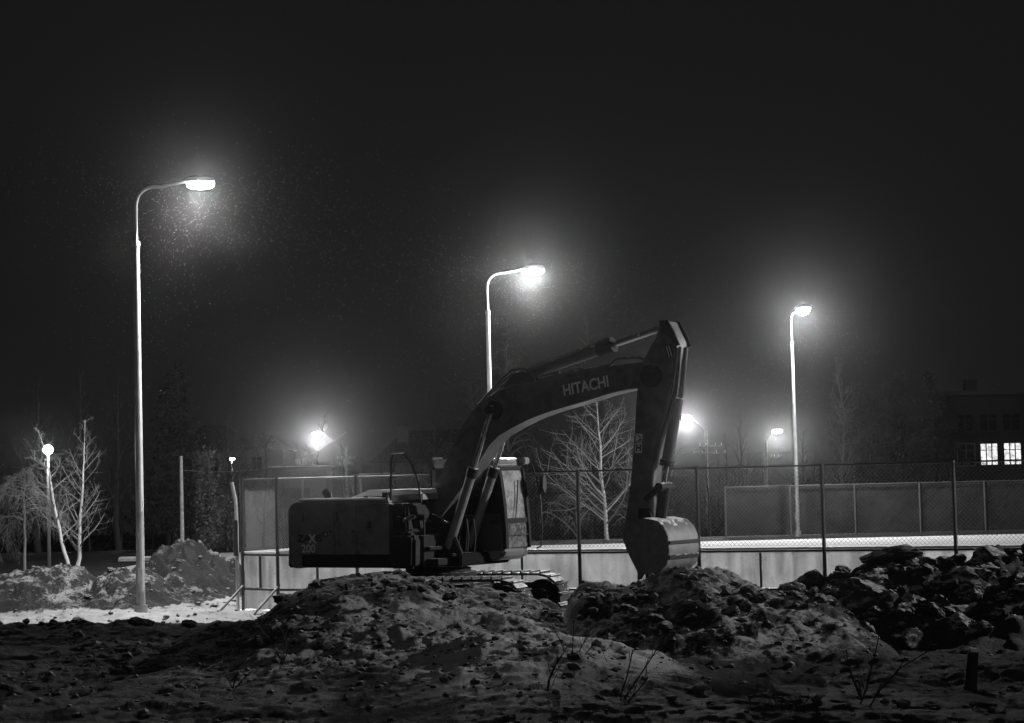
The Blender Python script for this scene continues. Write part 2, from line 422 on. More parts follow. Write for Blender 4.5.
# ------------------------------------------------------------------ street lamps
def add_light(name, loc, power, parent=None, r=.12, spot=None):
    if spot:
        d = bpy.data.lights.new(name, 'SPOT'); d.spot_size = radians(spot[1]); d.spot_blend = spot[2]
    else: d = bpy.data.lights.new(name, 'POINT')
    d.energy = power; d.shadow_soft_size = r
    o = bpy.data.objects.new(name, d); COL.objects.link(o); o.location = loc; o.parent = parent
    if spot: o.rotation_euler = Vector(spot[0]).to_track_quat('-Z', 'Y').to_euler()
    return o
def street_lamp(base, H, arm, az, power, label, r0=.098, name='street_lamp', spot=None, headscale=1.0, step=.86, glare=0):
    t = empty(name, base, az); tag(t, label, 'street lamp')
    hs = H*step
    b = MB(); b.tube([(0, 0, -.6), (0, 0, .0), (0, 0, hs*.5), (0, 0, hs)], [r0, r0, r0*.82, r0*.66], 16); b.build('pole', M_galv, t, smooth=True)
    b = MB(); b.tube([(0, 0, 0), (0, 0, .25)], r0*1.5, 12); b.build('base_collar', M_galv, t, bevel=.01)
    b = MB(); b.tube([(0, 0, hs-.10), (0, 0, hs+.02)], r0*.82, 14); b.build('joint_collar', M_galv, t, bevel=.008)
    b = MB(); b.box(-.05, .05, -r0*1.03-.012, -r0*.9, .7, 1.05); b.box(-.035, .035, -r0*.98-.014, -r0*.9, 1.7, 1.82); b.build('hatch', M_conc, t, bevel=.004)
    b = MB(); R = min(.75, arm*.55); pts = [(0, 0, hs-.1), (0, 0, H-R*.95)]
    e = Vector((arm, 0, H+.02)); k = 10
    p0 = Vector((0, 0, H-R*.95)); p1 = Vector((0, 0, H-R*.12)); p2 = Vector((R*.9, 0, H-.10))
    for i in range(1, k+1):
        u = i/k; pts.append(p0*(1-u)**2+p1*2*u*(1-u)+p2*u*u)
    pts.append(e)
    b.tube(pts, r0*.36, 10); b.build('curved_arm', M_galv, t, smooth=True)
    s = headscale; h = MB()
    x0, x1 = arm-.08, arm+.58*s
    zt = H+.05
    prof_ = [(x0, zt-.04), (x0+.12, zt+.03), (x0+.35*s, zt+.07*s), (x1-.08, zt+.05), (x1, zt-.02), (x1-.03, zt-.06), (x0+.1, zt-.06)]
    h.prism(prof_, -.13*s, .13*s); hd = h.build('lamp_head', M_head, t, bevel=.02)
    d = MB(); k_ = 9; xm = (x0+x1)/2+.03; hx = (x1-x0)/2-.05
    d.tube([(xm-hx*cos(pi*i/k_), 0, zt-.075*s) for i in range(k_+1)], [max(.01, .125*s*sin(pi*i/k_)**.7) for i in range(k_+1)], 16); d.build('diffuser', M_lamp, hd, smooth=True)
    add_light('bulb_or_added_spot', ((x0+x1)/2, 0, zt-.20*s-.04), power, t, .12, spot)
    if glare:
        v = Matrix.Rotation(-az, 3, 'Z') @ Vector((-base[0]*.9/base[1], -1, -.12))
        add_light('bulb_or_added_spot', ((x0+x1)/2, 0, zt-.20*s-.02), LAMP*glare, t, .1, (v, 44, .9))  # extra spot aimed at the camera, added to make the halo
    return t

def onb(px, py, D, z=0.0):
    p = P(px, py, D); return (p.x, p.y, z)
# lamp 1: left, foreground
p1 = P(141, 615, 44.3)
street_lamp((p1.x, 44.3, 0), P(187, 181, 44.3).z, 1.12, radians(8), LAMP, 'tall street lamp on the left whose pole stands bare in front of the earth bank',
            spot=((.02, .60, -.79), 132, .16), glare=1.3, headscale=1.1)
_l1 = [o for o in bpy.data.objects if o.name.startswith('street_lamp')][0]
_v = Matrix.Rotation(-radians(8), 3, 'Z') @ Vector((4.05, -6.2, -6.8))
add_light('bulb_or_added_spot', (1.42, 0, P(187, 181, 44.3).z-.2), LAMP*1.1, _l1, .1, (_v, 36, .7))   # spot added to brighten the snow on the excavator's roof
p2 = P(493, 540, 64)
street_lamp((p2.x, 64, 0), P(520, 269, 64).z, 1.2, radians(5), LAMP*1.3, 'street lamp behind the excavator boom with its arm reaching right', glare=1.35, headscale=1.15)
p3 = P(801, 535, 88)
street_lamp((p3.x, 88.9, 0), P(800, 309, 88).z, .9, radians(-75), LAMP*1.0, 'street lamp right of the bucket standing at the far edge of the rink', headscale=1.7, glare=2.4)

# floodlight of the site, out of the picture to the right, whose light rakes over the heaps
t = empty('floodlight_mast', (34, 40, 0), 0); tag(t, 'floodlight mast beyond the right end of the boards', 'floodlight')
b = MB(); b.tube([(0, 0, -.3), (0, 0, 10.9)], [.1, .07], 12); b.build('pole', M_galv, t, smooth=True)
b = MB(); b.box(-.45, -.12, -.35, .35, 10.2, 10.8); hd = b.build('lamp_head', M_head, t, bevel=.02)
b = MB(); b.box(-.475, -.452, -.31, .31, 10.24, 10.76); b.build('diffuser', M_lamp, hd)
add_light('bulb_or_added_spot', (-.8, 0, 10.5), 42000, t, .25, ((-1, -.02, -.25), 50, .5))

# ------------------------------------------------------------------ utility poles with lamps in the distance
def sway(x, y): return gz(x, y)
def utility_pole(pxb, pyt, D, label, lamp=None, cross=(), r=.11, power=3000, mat_=None, lean=0, zb=None, group=None):
    top = P(pxb, pyt, D); zb = gz(top.x, D)-.3 if zb is None else zb
    t = empty('utility_pole', (top.x, D, zb), 0); tag(t, label, 'utility pole', group)
    H = top.z-zb
    b = MB(); b.tube([(0, 0, 0), (lean*.5, 0, H*.5), (lean, 0, H)], [r, r*.9, r*.7], 10); b.build('post', mat_ or M_conc, t, smooth=True)
    for dz, half, off in cross:
        c = MB(); c.box(-half+off, half+off, -.05-r, -r+.03, H-dz-.05, H-dz+.05); cb = c.build('crossarm', M_conc, t)
        for sx in (-half*.9+off, -half*.4+off, half*.4+off, half*.9+off):
            q = MB(); q.tube([(sx, -r, H-dz+.05), (sx, -r, H-dz+.22)], [.05, .035], 6); q.build('insulator', M_white, cb)
    if lamp:
        lp = P(lamp[0], lamp[1], D); dx = lp.x-top.x; lz = lp.z-zb
        a = MB(); a.tube([(0, 0, H-.15), (dx*.5, 0, (H+lz)/2+.12), (dx*.8, 0, lz+.12)], .035, 6); a.build('lamp_arm', M_galv, t)
        s = -1 if dx < 0 else 1
        h = MB(); h.prism([(dx-s*.3, lz+.16), (dx+s*.35, lz+.16), (dx+s*.45, lz+.05), (dx-s*.3, lz+.05)], -.16, .16); hd = h.build('lamp_head', M_head, t, bevel=.02)
        q = MB(); q.tube([(dx, 0, lz-.17), (dx, 0, lz-.05), (dx, 0, lz+.045)], [.18, .34, .38], 14); q.build('diffuser', M_lamp, hd, smooth=True)
        add_light('bulb_or_added_spot', (dx, -.25, lz-.35), power, t, .2, ((-.0, -1, -.10), 50, .9))
    return t
utility_pole(346, 447, 150, 'utility pole with two crossarms carrying the lamp above the engine housing', (317, 434), ((.9, .7, 0), (1.35, .55, 0)), power=LAMP*5, r=.12)
utility_pole(706, 430, 150, 'utility pole right of the raised arm with a lamp on a long arm', (687, 418), ((1.2, .9, .3), (1.75, 1.3, .2)), power=LAMP*5, r=.14)
utility_pole(765, 440, 150, 'slim utility pole with a lamp between the arm and the far street lamp', (777, 431), ((1.3, .4, .8),), power=LAMP*3.6, r=.1, lean=.1)
utility_pole(181, 456, 82, 'pale post without wires rising behind the left earth mound', r=.09)
# a short park lamp among the birches
p = P(48, 452, 62)
t = empty('park_lamp', (p.x, 62, -.1)); tag(t, 'low park lamp shining between the leaning birches', 'street lamp')
b = MB(); b.tube([(0, 0, 0), (0, 0, p.z)], [.06, .045], 10); b.build('pole', M_post, t, smooth=True)
b = MB(); b.tube([(0, 0, p.z+.02+.15-.15*cos(a_)) for a_ in (.3, .8, 1.3, 1.8, 2.3, 2.8)], [.15*sin(a_) for a_ in (.3, .8, 1.3, 1.8, 2.3, 2.8)], 14); b.build('lamp_head', M_lamp, t, smooth=True)
add_light('bulb_or_added_spot', (0, -.35, p.z+.05), LAMP*.2, t, .15)
p = P(232, 459, 130)
t = empty('yard_lamp', (p.x, 130, gz(p.x, 130)-.1)); tag(t, 'tiny lamp on a dark post in front of the plastered house', 'street lamp')
hz = p.z-t.location.z
b = MB(); b.tube([(0, 0, 0), (0, 0, hz)], [.07, .05], 8); b.build('pole', M_post, t)
b = MB(); b.box(-.17, .17, -.1, .1, hz-.05, hz+.05); b.build('lamp_head', M_lamp_small, t)
add_light('bulb_or_added_spot', (0, -.3, hz-.2), LAMP*.05, t, .1)

# power cables
def cable(a, c, sag, label, r=.012, group='overhead cables between the utility poles'):
    a = Vector(a); c = Vector(c); pts = []
    for i in range(17):
        u = i/16; q = a.lerp(c, u); q.z -= sag*4*u*(1-u); pts.append(q)
    b = MB(); b.tube(pts, r, 5); o = b.build('power_cable', M_wire); tag(o, label, 'cable', group); return o
cable(P(346, 456, 150), P(470, 452, 150), .5, 'upper cable running right from the lamp pole behind the engine housing')
cable(P(346, 460, 149.8), P(450, 462, 149.8), .4, 'lower cable running right from the lamp pole behind the engine housing')
cable(P(706, 446, 149.8), P(860, 441, 150), .7, 'cable running right from the pole beside the raised arm')
cable(P(706, 447, 149.7), P(560, 455, 150), .8, 'cable running left from the pole beside the raised arm')
cable(P(181, 470, 82), P(346, 432, 150), 1.0, 'long dark cable sagging over the plastered house', .014)
cable(P(-40, 480, 95), P(181, 468, 82), .9, 'thin cable behind the leaning birches', .012)

# ------------------------------------------------------------------ rink boards and chain-link fence
def chain_link(b, A, B, z0, z1, pitch=.088, r=.0030):
    A = Vector(A); B = Vector(B); Wd = (B-A).length; d = (B-A).normalized(); H = z1-z0; nrm = Vector((-d.y, d.x, 0))
    for sgn, off in ((1, .003), (-1, -.003)):
        o = -H
        while o < Wd:
            x0, x1 = o, o+H; a0 = max(x0, 0); a1 = min(x1, Wd)
            if a1 > a0+.01:
                za, zb = z0+(a0-x0), z0+(a1-x0)
                if sgn < 0: za, zb = z1-(a0-x0), z1-(a1-x0)
                b.tube([A+d*a0+nrm*off+Vector((0, 0, za)), A+d*a1+nrm*off+Vector((0, 0, zb))], r, 3, cap=False)
            o += pitch
SP = 2.56
ZB, ZM, ZT, ZF = .08, .52, 1.33, 2.95
fence = empty('board_fence', (RA.x, RA.y, 0)); tag(fence, 'white rink boards topped by tall chain link netting on dark posts behind the excavator', 'fence')
fi = fence.matrix_world.copy()
def loc(p): return Vector(p)-Vector((RA.x, RA.y, 0))
# post positions by pixel along the board line
ts = []
def along_px(px):
    d = ray(px, 500); # intersect with vertical plane of board line
    n = RN; k = (RA.x*n.x+RA.y*n.y)/(d.x*n.x+d.y*n.y); return (Vector((d.x*k-RA.x, d.y*k-RA.y, 0))).dot(RD)
t0 = along_px(822)
posts = [t0+SP*k for k in range(-6, 5)]
t277 = along_px(277)
posts = [q for q in posts if q > t277+.7]
posts = [t277]+posts
corner = RD*0
L0 = RA+RD*t277
LC = P(243, 560, 44.9); LC.z = 0                         # corner post
nodes = [LC, L0]+[RA+RD*q for q in posts[1:]]
RET = [LC+RN*2.4+RD*.25, LC+RN*4.9+RD*.5]
def seg(A, B, first=False):
    A = Vector((A.x, A.y, 0)); B = Vector((B.x, B.y, 0)); d = (B-A).normalized(); n = Vector((-d.y, d.x, 0)); Wd = (B-A).length
    def q(u, off, z): v = A+d*u+n*off; return loc((v.x, v.y, z))
    def bar(u0, u1, o0, o1, z0, z1, b):
        b.add([q(u, o, z) for z in (z0, z1) for o in (o0, o1) for u in (u0, u1)],
              [(0, 2, 3, 1), (4, 5, 7, 6), (0, 1, 5, 4), (2, 6, 7, 3), (0, 4, 6, 2), (1, 3, 7, 5)])
    mid = Wd/2
    for (u0, u1) in ((.03, mid-.02), (mid+.02, Wd-.03)):
        b = MB(); bar(u0, u1, .02, .028, ZM+.03, ZT-.04, b); b.build('board_panel', M_board, fence)
    b = MB(); bar(.03, Wd-.03, .02, .028, ZB, ZM-.03, b); b.build('board_panel', M_board, fence)
    b = MB(); bar(0, Wd, -.03, .03, ZM-.025, ZM+.02, b); b.build('middle_rail', M_post, fence)
    b = MB(); bar(0, Wd, -.03, .03, ZT-.075, ZT-.035, b); b.build('top_rail', M_post, fence)
    b = MB(); bar(0, Wd, -.03, .11, ZT-.03, ZT+.015, b); b.build('board_cap', M_cap, fence)
    b = MB(); bar(mid-.02, mid+.02, -.03, .015, ZM+.03, ZT-.08, b); b.build('stud', M_post, fence)
    b = MB(); b.tube([q(0, -.02, ZF), q(Wd, -.02, ZF)], .018, 6); b.build('net_rail', M_post, fence)
    b = MB(); chain_link(b, q(0, 0, 0)*1, q(Wd, 0, 0)*1, ZT+.04, ZF-.01); b.build('chain_link_netting', M_wire, fence)
for i in range(len(nodes)-1): seg(nodes[i], nodes[i+1])
seg(RET[0], nodes[0]); seg(RET[1], RET[0])
for i, n_ in enumerate([RET[1], RET[0]]+nodes):
    b = MB(); l = loc((n_.x, n_.y, 0)); x, y = l.x, l.y
    b.tube([(x, y-.07, -.3), (x, y-.07, ZF+.03)], .038 if i >= 2 else .03, 8); b.build('post', M_post, fence, smooth=True)
for n_ in (nodes[0], nodes[1]):
    b = MB(); l = loc((n_.x, n_.y, 0)); b.tube([(l.x, l.y-.1, .58), (l.x-.52, l.y-.75, -.02)], .032, 6); b.build('brace', M_post, fence)
b = MB(); l = loc((LC.x-.13, LC.y+.02, 0)); b.tube([(l.x, l.y, -.2), (l.x, l.y, 2.0), (l.x-.02, l.y, 2.5), (l.x-.10, l.y, 2.9)], .04, 8); b.build('pale_end_pipe', M_pipe_light, fence, smooth=True)
b = MB(); b.tube([(l.x-.02, l.y-.06, 1.25), (l.x-.02, l.y-.06, 2.05)], .05, 8); b.build('post_sleeve', M_post, fence)

# far fence on the right
ff = empty('far_fence', (0, 90.5, 0)); tag(ff, 'low dim fence of dark netted panels beyond the rink on the right', 'fence')
xa = P(725, 500, 90.5).x; xs_ = [xa+2.93*k for k in range(9)]
M_wire2 = mat('dull_galvanised_rail', .10, .6, .2, .3, 3, .1)
M_net = mat('dark_net_sheet', .04, .9, 0, .85, .7, .1, stain=.7)
for k, x in enumerate(xs_):
    b = MB(); b.tube([(x, 0, -.1), (x, 0, 2.28)], .05, 6); b.build('post', M_wire2, ff)
    if k < 8:
        b = MB(); b.box(x+.05, x+2.88, .08, .1, .05, 2.2); b.build('dark_sheet', M_net, ff)
        b = MB(); chain_link(b, (x, 0, 0), (x+2.93, 0, 0), .08, 2.22, .15, .005); b.build('chain_link_netting', M_post, ff)
        b = MB(); b.tube([(x, 0, 2.24), (x+2.93, 0, 2.24)], .03, 6); b.build('top_rail', M_wire2, ff)

# ------------------------------------------------------------------ houses in the distance
def window(parent, x, z, w, h, y, frame, pane, lit=False, bars=1):
    f = MB(); f.box(x-w/2-.07, x+w/2+.07, y-.06, y-.001, z-.07, z); f.box(x-w/2-.07, x+w/2+.07, y-.06, y-.001, z+h, z+h+.07)
    f.box(x-w/2-.07, x-w/2, y-.06, y-.001, z, z+h); f.box(x+w/2, x+w/2+.07, y-.06, y-.001, z, z+h)
    for i in range(bars):
        bx = x-w/2+w*(i+1)/(bars+1); f.box(bx-.035, bx+.035, y-.055, y-.001, z+.001, z+h-.001)
    f.box(x-w/2+.001, x+w/2-.001, y-.053, y-.001, z+h*.68, z+h*.68+.05)
    fo = f.build('window', frame, parent)
    p = MB(); p.box(x-w/2+.002, x+w/2-.002, y-.025, y-.003, z+.002, z+h-.002); p.build('pane', pane, fo)
    s = MB(); s.box(x-w/2-.12, x+w/2+.12, y-.16, y-.002, z-.14, z-.075); s.build('sill', M_winframe_dark, fo)
# plastered two-storey house left
D = 150
x0 = P(172, 460, D).x; x1 = P(283, 460, D).x; ze = P(230, 451, D).z; zr = P(220, 423, D).z
g = gz(x0, D)
hs = empty('plastered_house', (x0, D, g-.5)); tag(hs, 'pale plastered two storey house with a hipped roof behind the spruce', 'house')
Wd = x1-x0; ee = ze-hs.location.z; rr = zr-hs.location.z
b = MB(); b.box(0, Wd, 0, 8, 0, ee); b.build('wall', M_plaster, hs)
b = MB(); b.box(-.1, Wd+.1, -.12, 8.1, ee-.35, ee-.2); b.build('cornice', M_plaster, hs)
b = MB(); e = .45
b.add([(-e, -e, ee), (Wd*.70, -e, ee), (Wd*.70, 8+e, ee), (-e, 8+e, ee), (1.9, 4, rr), (Wd*.70-2.2, 4, rr)], [(0, 1, 5, 4), (1, 2, 5), (2, 3, 4, 5), (3, 0, 4), (0, 3, 2, 1)])
b.add([(Wd*.70+.01, -e, ee), (Wd+e, -e, ee), (Wd+e, 8+e, ee), (Wd*.70+.01, 8+e, ee), (Wd*.70+.01, 4, ee+1.2), (Wd-1.2, 4, ee+1.2)], [(0, 1, 5, 4), (1, 2, 5), (2, 3, 4, 5), (3, 0, 4), (0, 3, 2, 1)])
b.build('roof', M_roof, hs)
for wx_ in (P(187, 466, D).x-x0, P(214, 466, D).x-x0, P(257, 466, D).x-x0):
    zz = P(230, 471, D).z-hs.location.z
    window(hs, wx_, zz, .75, 1.0, 0, M_winframe, M_glass_dark)
    window(hs, wx_, zz-2.6, .75, 1.0, 0, M_winframe, M_glass_dark)
# dark low house in the centre with a chimney
D = 165
x0 = P(372, 460, D).x; x1 = P(520, 460, D).x; hs = empty('dark_house', (x0, D, gz(x0, D)-.5)); tag(hs, 'dim low house with a steep roof and chimney behind the excavator cab', 'house')
Wd = x1-x0; ee = P(440, 462, D).z-hs.location.z; rr = P(440, 428, D).z-hs.location.z
b = MB(); b.box(0, Wd, 0, 9, 0, ee); b.build('wall', M_plaster, hs)
b = MB(); b.add([(-.4, -.5, ee), (Wd+.4, -.5, ee), (Wd+.4, 9.5, ee), (-.4, 9.5, ee), (2.6, 4.5, rr), (Wd-2, 4.5, rr)], [(0, 1, 5, 4), (1, 2, 5), (2, 3, 4, 5), (3, 0, 4), (0, 3, 2, 1)]); rf = b.build('roof', M_roof, hs)
cxx = P(401, 440, D).x-x0; cz = P(401, 427, D).z-hs.location.z
b = MB(); b.box(cxx-.45, cxx+.45, 2.6, 3.5, ee+.6, cz); b.box(cxx-.53, cxx+.53, 2.52, 3.58, cz, cz+.15); b.build('chimney', M_plaster, rf)
for wx_ in (1.5, 4.5, 8.0): window(hs, wx_, ee-2.2, .9, 1.2, 0, M_winframe, M_glass_dark)
# low garages with snow on their roofs
def shed(xa, xb, yt, D, label):
    A = P(xa, yt, D); B = P(xb, yt, D); g = gz(A.x, D)-.4
    t = empty('garage', (A.x, D, g)); tag(t, label, 'garage'); w = B.x-A.x; h = A.z-g
    b = MB(); b.box(0, w, 0, 4, 0, h-.12); b.build('wall', M_wood, t)
    b = MB(); b.box(-.2, w+.2, -.25, 4.2, h-.12, h-.03); rf = b.build('roof', M_roof, t)
    b = MB(); b.box(-.2, w+.2, -.25, 4.2, h-.028, h+.03); b.build('snow_layer', M_snow, rf, bevel=.01)
    b = MB(); b.box(w*.2, w*.7, -.06, -.002, .1, h*.75); b.build('door', M_winframe_dark, t)
shed(272, 326, 467, 125, 'long low garage with a bright snowy roof edge below the distant lamp')
shed(362, 388, 474, 128, 'small garage with a snowy roof just right of the lamp pole')
# brick building right
D = 135
x0 = P(950, 460, D).x; hs = empty('brick_building', (x0, D, gz(x0, D)-.5)); tag(hs, 'dark brick building with two lit windows at the right edge', 'building')
Wd = 16; tz = P(985, 389, D).z-hs.location.z
b = MB(); b.box(0, Wd, 0, 5, 0, tz-.4); b.build('wall', M_brick, hs)
b = MB(); b.box(-.3, Wd+.3, -.3, 5.3, tz-.39, tz-.12); rf = b.build('roof', M_roof, hs)
b = MB(); b.box(Wd*.12, Wd*.12+.8, 3, 3.8, tz-.1, tz+.8); b.build('chimney', M_brick, rf)
zw = P(1000, 464.5, D).z-hs.location.z; hw = P(1000, 443.5, D).z-P(1000, 464.5, D).z
for px_, mm in ((966, M_glass_dark), (989, M_lit), (1012.5, M_lit), (1036, M_glass_dark), (1060, M_glass_dark)):
    xw = P(px_, 454, D).x-x0
    window(hs, xw, zw, 16.5/(F_PX/D), hw, 0, M_winframe_dark if mm is M_lit else M_winframe, mm, bars=2 if mm is M_lit else 1)
    window(hs, xw, zw+2.3, 1.1, 1.1, 0, M_winframe_dark, M_glass_dark)
    window(hs, xw, zw-3.0, 1.1, 1.3, 0, M_winframe_dark, M_glass_dark)

# ------------------------------------------------------------------ trees
def branch(b, p, d, L, r, depth, rng, droop=0, lift=.1, n=4, wig=.12, kids=None, leaves=None):
    k = max(3, int(5 if depth > 1 else 4)); pts = [p.copy()]; rr = [r]
    d = d.normalized(); q = p.copy()
    for i in range(1, k+1):
        d = d+Vector((rng.uniform(-wig, wig), rng.uniform(-wig, wig), rng.uniform(-wig, wig)+lift-droop*i/k)); d.normalize()
        q = q+d*(L/k); pts.append(q.copy()); rr.append(r*(1-.8*i/k))
    b.tube(pts, rr, n if depth > 1 else 3, cap=False)
    if depth > 0:
        nk = kids[depth] if kids else 4
        for j in range(nk):
            u = .25+.72*(j+rng.random())/nk; i = min(k-1, int(u*k)); f = u*k-i
            pp = pts[i].lerp(pts[i+1], f); dd = (pts[i+1]-pts[i]).normalized()
            o = dd.orthogonal(); o.rotate(Matrix.Rotation(rng.uniform(0, 2*pi), 3, dd))
            nd = dd*.75+o*.7
            branch(b, pp, nd, L*rng.uniform(.35, .6)*(1-.35*u), max(.003, r*.5*(1-.5*u)), depth-1, rng, droop, lift, n, wig, kids)
def bare_tree(trunk_pts, r0, rng, nb=22, blen=.34, ang=.75, start=.22, droop=0, lift=.09, depth=2, kids=None, spread_y=1.0, n=5):
    """trunk mesh and crown mesh of a leafless tree"""
    tp = [Vector(p) for p in trunk_pts]
    segs = []; 
    for i in range(len(tp)-1):
        for k in range(3): segs.append(tp[i].lerp(tp[i+1], k/3))
    segs.append(tp[-1]); m_ = len(segs)
    for i in range(1, m_-1): segs[i] = segs[i]+Vector((rng.uniform(-1, 1), rng.uniform(-1, 1), 0))*r0*.35
    rad = [max(.006, r0*(1-i/(m_-1))**.85) for i in range(m_)]
    tb = MB(); tb.tube(segs, rad, 8); cb = MB()
    H = (tp[-1]-tp[0]).length; kids = kids or {2: 5, 1: 4, 3: 5}
    for j in range(nb):
        u = start+(1-start)*(j+rng.random()*.8)/nb; x = u*(m_-1); i = min(m_-2, int(x)); pp = segs[i].lerp(segs[i+1], x-i)
        az = rng.uniform(0, 2*pi); el = ang
        d = Vector((cos(az), sin(az)*spread_y, 0)).normalized()*sin(el)+Vector((0, 0, 1))*cos(el)
        L = H*blen*(1.12-u)*rng.uniform(.7, 1.15)/(1.12-start)
        branch(cb, pp, d, max(L, .25), rad[i]*.42+.003, depth, rng, droop, lift, 4, .14, kids)
    return tb, cb
def place_tree(name, label, loc_, tb, cb, mt, mc, group=None, cat='tree'):
    t = empty(name, loc_); tag(t, label, cat, group)
    tb.build('trunk', mt, t, smooth=True); cb.build('crown', mc, t); return t
def rel(pxs, D, base=None):
    q = [P(x, y, D) for x, y in pxs]; b0 = q[0]; return b0, [p-b0 for p in q]

rng = random.Random(3)
b0, tp = rel([(73, 580), (67, 560), (59, 530), (53, 500), (49, 472), (45, 452), (38, 430)], 50)
tb, cb = bare_tree(tp, .055, rng, 30, .36, .95, .25, .06, .05, 2, {2: 5, 1: 3})
place_tree('birch_tree', 'left one of the leaning twin birches, in front of the park lamp', b0, tb, cb, M_bark, M_twig)
b0, tp = rel([(75, 580), (79, 558), (80, 530), (82, 495), (84, 460), (85, 420)], 50.6)
tb, cb = bare_tree(tp, .06, rng, 34, .38, .85, .22, 0, .06, 2, {2: 4, 1: 3})
place_tree('birch_tree', 'right one of the twin birches, straighter and taller', b0, tb, cb, M_bark, M_twig)
b0, tp = rel([(24, 585), (25, 540), (24, 500), (25, 468)], 57)
tb, cb = bare_tree(tp, .05, rng, 40, .62, 1.1, .45, .6, -.02, 2, {2: 11, 1: 5})
place_tree('weeping_birch', 'weeping birch with hanging frosted twigs at the left edge', b0, tb, cb, M_twig, M_twig)
b0, tp = rel([(608, 546), (605, 510), (601, 470), (599, 430), (596, 385)], 91)
tb, cb = bare_tree(tp, .105, rng, 40, .60, 1.0, .14, 0, .07, 2, {2: 6, 1: 4})
place_tree('birch_tree', 'brightly lit bare birch standing under the raised boom', b0, tb, cb, M_bark, M_twig2)
b0, tp = rel([(578, 548), (578, 500), (576, 470)], 95)
tb, cb = bare_tree(tp, .08, rng, 34, .75, .7, .1, .4, 0, 2, {2: 7, 1: 4})
place_tree('frosted_bush', 'frosted drooping bush left of the lit birch', b0, tb, cb, M_twig, M_twig, cat='bush')
b0, tp = rel([(640, 548), (636, 500), (632, 455)], 96)
tb, cb = bare_tree(tp, .08, rng, 30, .6, .75, .1, .25, 0, 2, {2: 6, 1: 4})
place_tree('frosted_bush', 'frosted bush between the lit birch and the excavator arm', b0, tb, cb, M_twig, M_twig, cat='bush')
# tall faint trees further off
def far_tree(px, yb, yt, D, label, r, nb, bl, ang, droop, lift, kids, seed, mt=M_darkbark, mc=M_darkbark, group=None, name='bare_tree', start=.2):
    rg = random.Random(seed); b0 = P(px, yb, D); top = P(px, yt, D); H = top.z-b0.z
    tp = [Vector((0, 0, 0)), Vector((rg.uniform(-.1, .1), 0, H*.35)), Vector((rg.uniform(-.18, .18), 0, H*.7)), Vector((rg.uniform(-.25, .25), 0, H))]
    tb, cb = bare_tree(tp, r, rg, nb, bl, ang, start, droop, lift, 2, kids)
    return place_tree(name, label, b0, tb, cb, mt, mc, group)
far_tree(508, 545, 318, 100, 'tall weeping birch, faint behind the middle street lamp', .2, 34, .30, .7, .55, 0, {2: 8, 1: 4}, 5, name='weeping_birch', start=.3)
far_tree(474, 548, 372, 104, 'shorter faint tree left of the middle street lamp pole', .16, 30, .4, .75, .35, 0, {2: 7, 1: 4}, 6)
far_tree(592, 545, 318, 125, 'faint tall tree above the middle of the boom', .18, 26, .26, .6, .3, .03, {2: 6, 1: 3}, 7)
far_tree(845, 542, 360, 105, 'tall pale bare tree right of the far street lamp', .11, 34, .30, .6, .05, .08, {2: 7, 1: 5}, 8, mt=M_dimtree, mc=M_dimtree)
far_tree(745, 542, 415, 140, 'thin bare tree between the two distant lamps', .12, 22, .34, .6, .05, .08, {2: 5, 1: 3}, 9)
far_tree(728, 542, 435, 146, 'small bare tree right of the crossarm pole', .1, 22, .36, .6, .05, .08, {2: 5, 1: 3}, 19)
far_tree(660, 542, 452, 160, 'low bare tree behind the arm of the excavator', .1, 22, .36, .6, .05, .08, {2: 5, 1: 3}, 29)
far_tree(230, 548, 412, 98, 'dense dark bare tree beside the plastered house', .15, 34, .42, .85, .05, .05, {2: 7, 1: 5}, 10)
far_tree(80, 575, 372, 88, 'tall dark bare tree behind the twin birches', .2, 34, .3, .6, 0, .08, {2: 6, 1: 4}, 12)
far_tree(38, 575, 380, 92, 'tall dark bare tree above the weeping birch', .2, 34, .32, .65, 0, .08, {2: 6, 1: 4}, 13)
far_tree(118, 570, 372, 95, 'dark bare tree just left of the tall lamp pole', .18, 30, .3, .6, 0, .08, {2: 6, 1: 4}, 14)
far_tree(-10, 570, 430, 78, 'dark bare tree cut by the left edge', .2, 30, .4, .8, 0, .06, {2: 6, 1: 4}, 15)
# spruce
def spruce(px, yb, yt, D, label, width, seed):
    rg = random.Random(seed); b0 = P(px, yb, D); H = P(px, yt, D).z-b0.z
    tb = MB(); tb.tube([(0, 0, 0), (.05, 0, H*.5), (0, 0, H)], [.17, .1, .015], 8)
    cb = MB(); z = H*.12
    while z < H*.985:
        u = z/H; L = width*(1-u)**.8*rg.uniform(.7, 1.15)+.12; nb = rg.randint(5, 7)
        a0 = rg.uniform(0, 6.28)
        for j in range(nb):
            a = a0+j*2*pi/nb+rg.uniform(-.3, .3); l = L*rg.uniform(.7, 1.1)
            d = Vector((cos(a), sin(a), 0)); p0 = Vector((0, 0, z)); pts = [p0+d*l*t_+Vector((0, 0, -.28*l*sin(t_*2.2)+.10*l*t_*t_)) for t_ in (0, .33, .66, 1)]
            cb.tube(pts, [.03, .022, .014, .005], 3, cap=False)
            sd_ = d.cross(Vector((0, 0, 1)))
            for k in range(int(7+l*9)):
                t_ = rg.uniform(.12, 1); i = min(2, int(t_*3)); c = pts[i].lerp(pts[i+1], t_*3-i)
                s_ = rg.choice((-1, 1)); w_ = rg.uniform(.14, .34)*(1.1-t_*.5)
                tip = c+sd_*s_*w_+d*w_*.5+Vector((0, 0, rg.uniform(-.28, -.04)))
                cb.add([c-d*.03, c+d*.05, tip], [(0, 1, 2)])
        z += rg.uniform(.16, .30)
    t = empty('spruce_tree', b0); tag(t, label, 'tree'); tb.build('trunk', M_darkbark, t); cb.build('crown', M_needle, t)
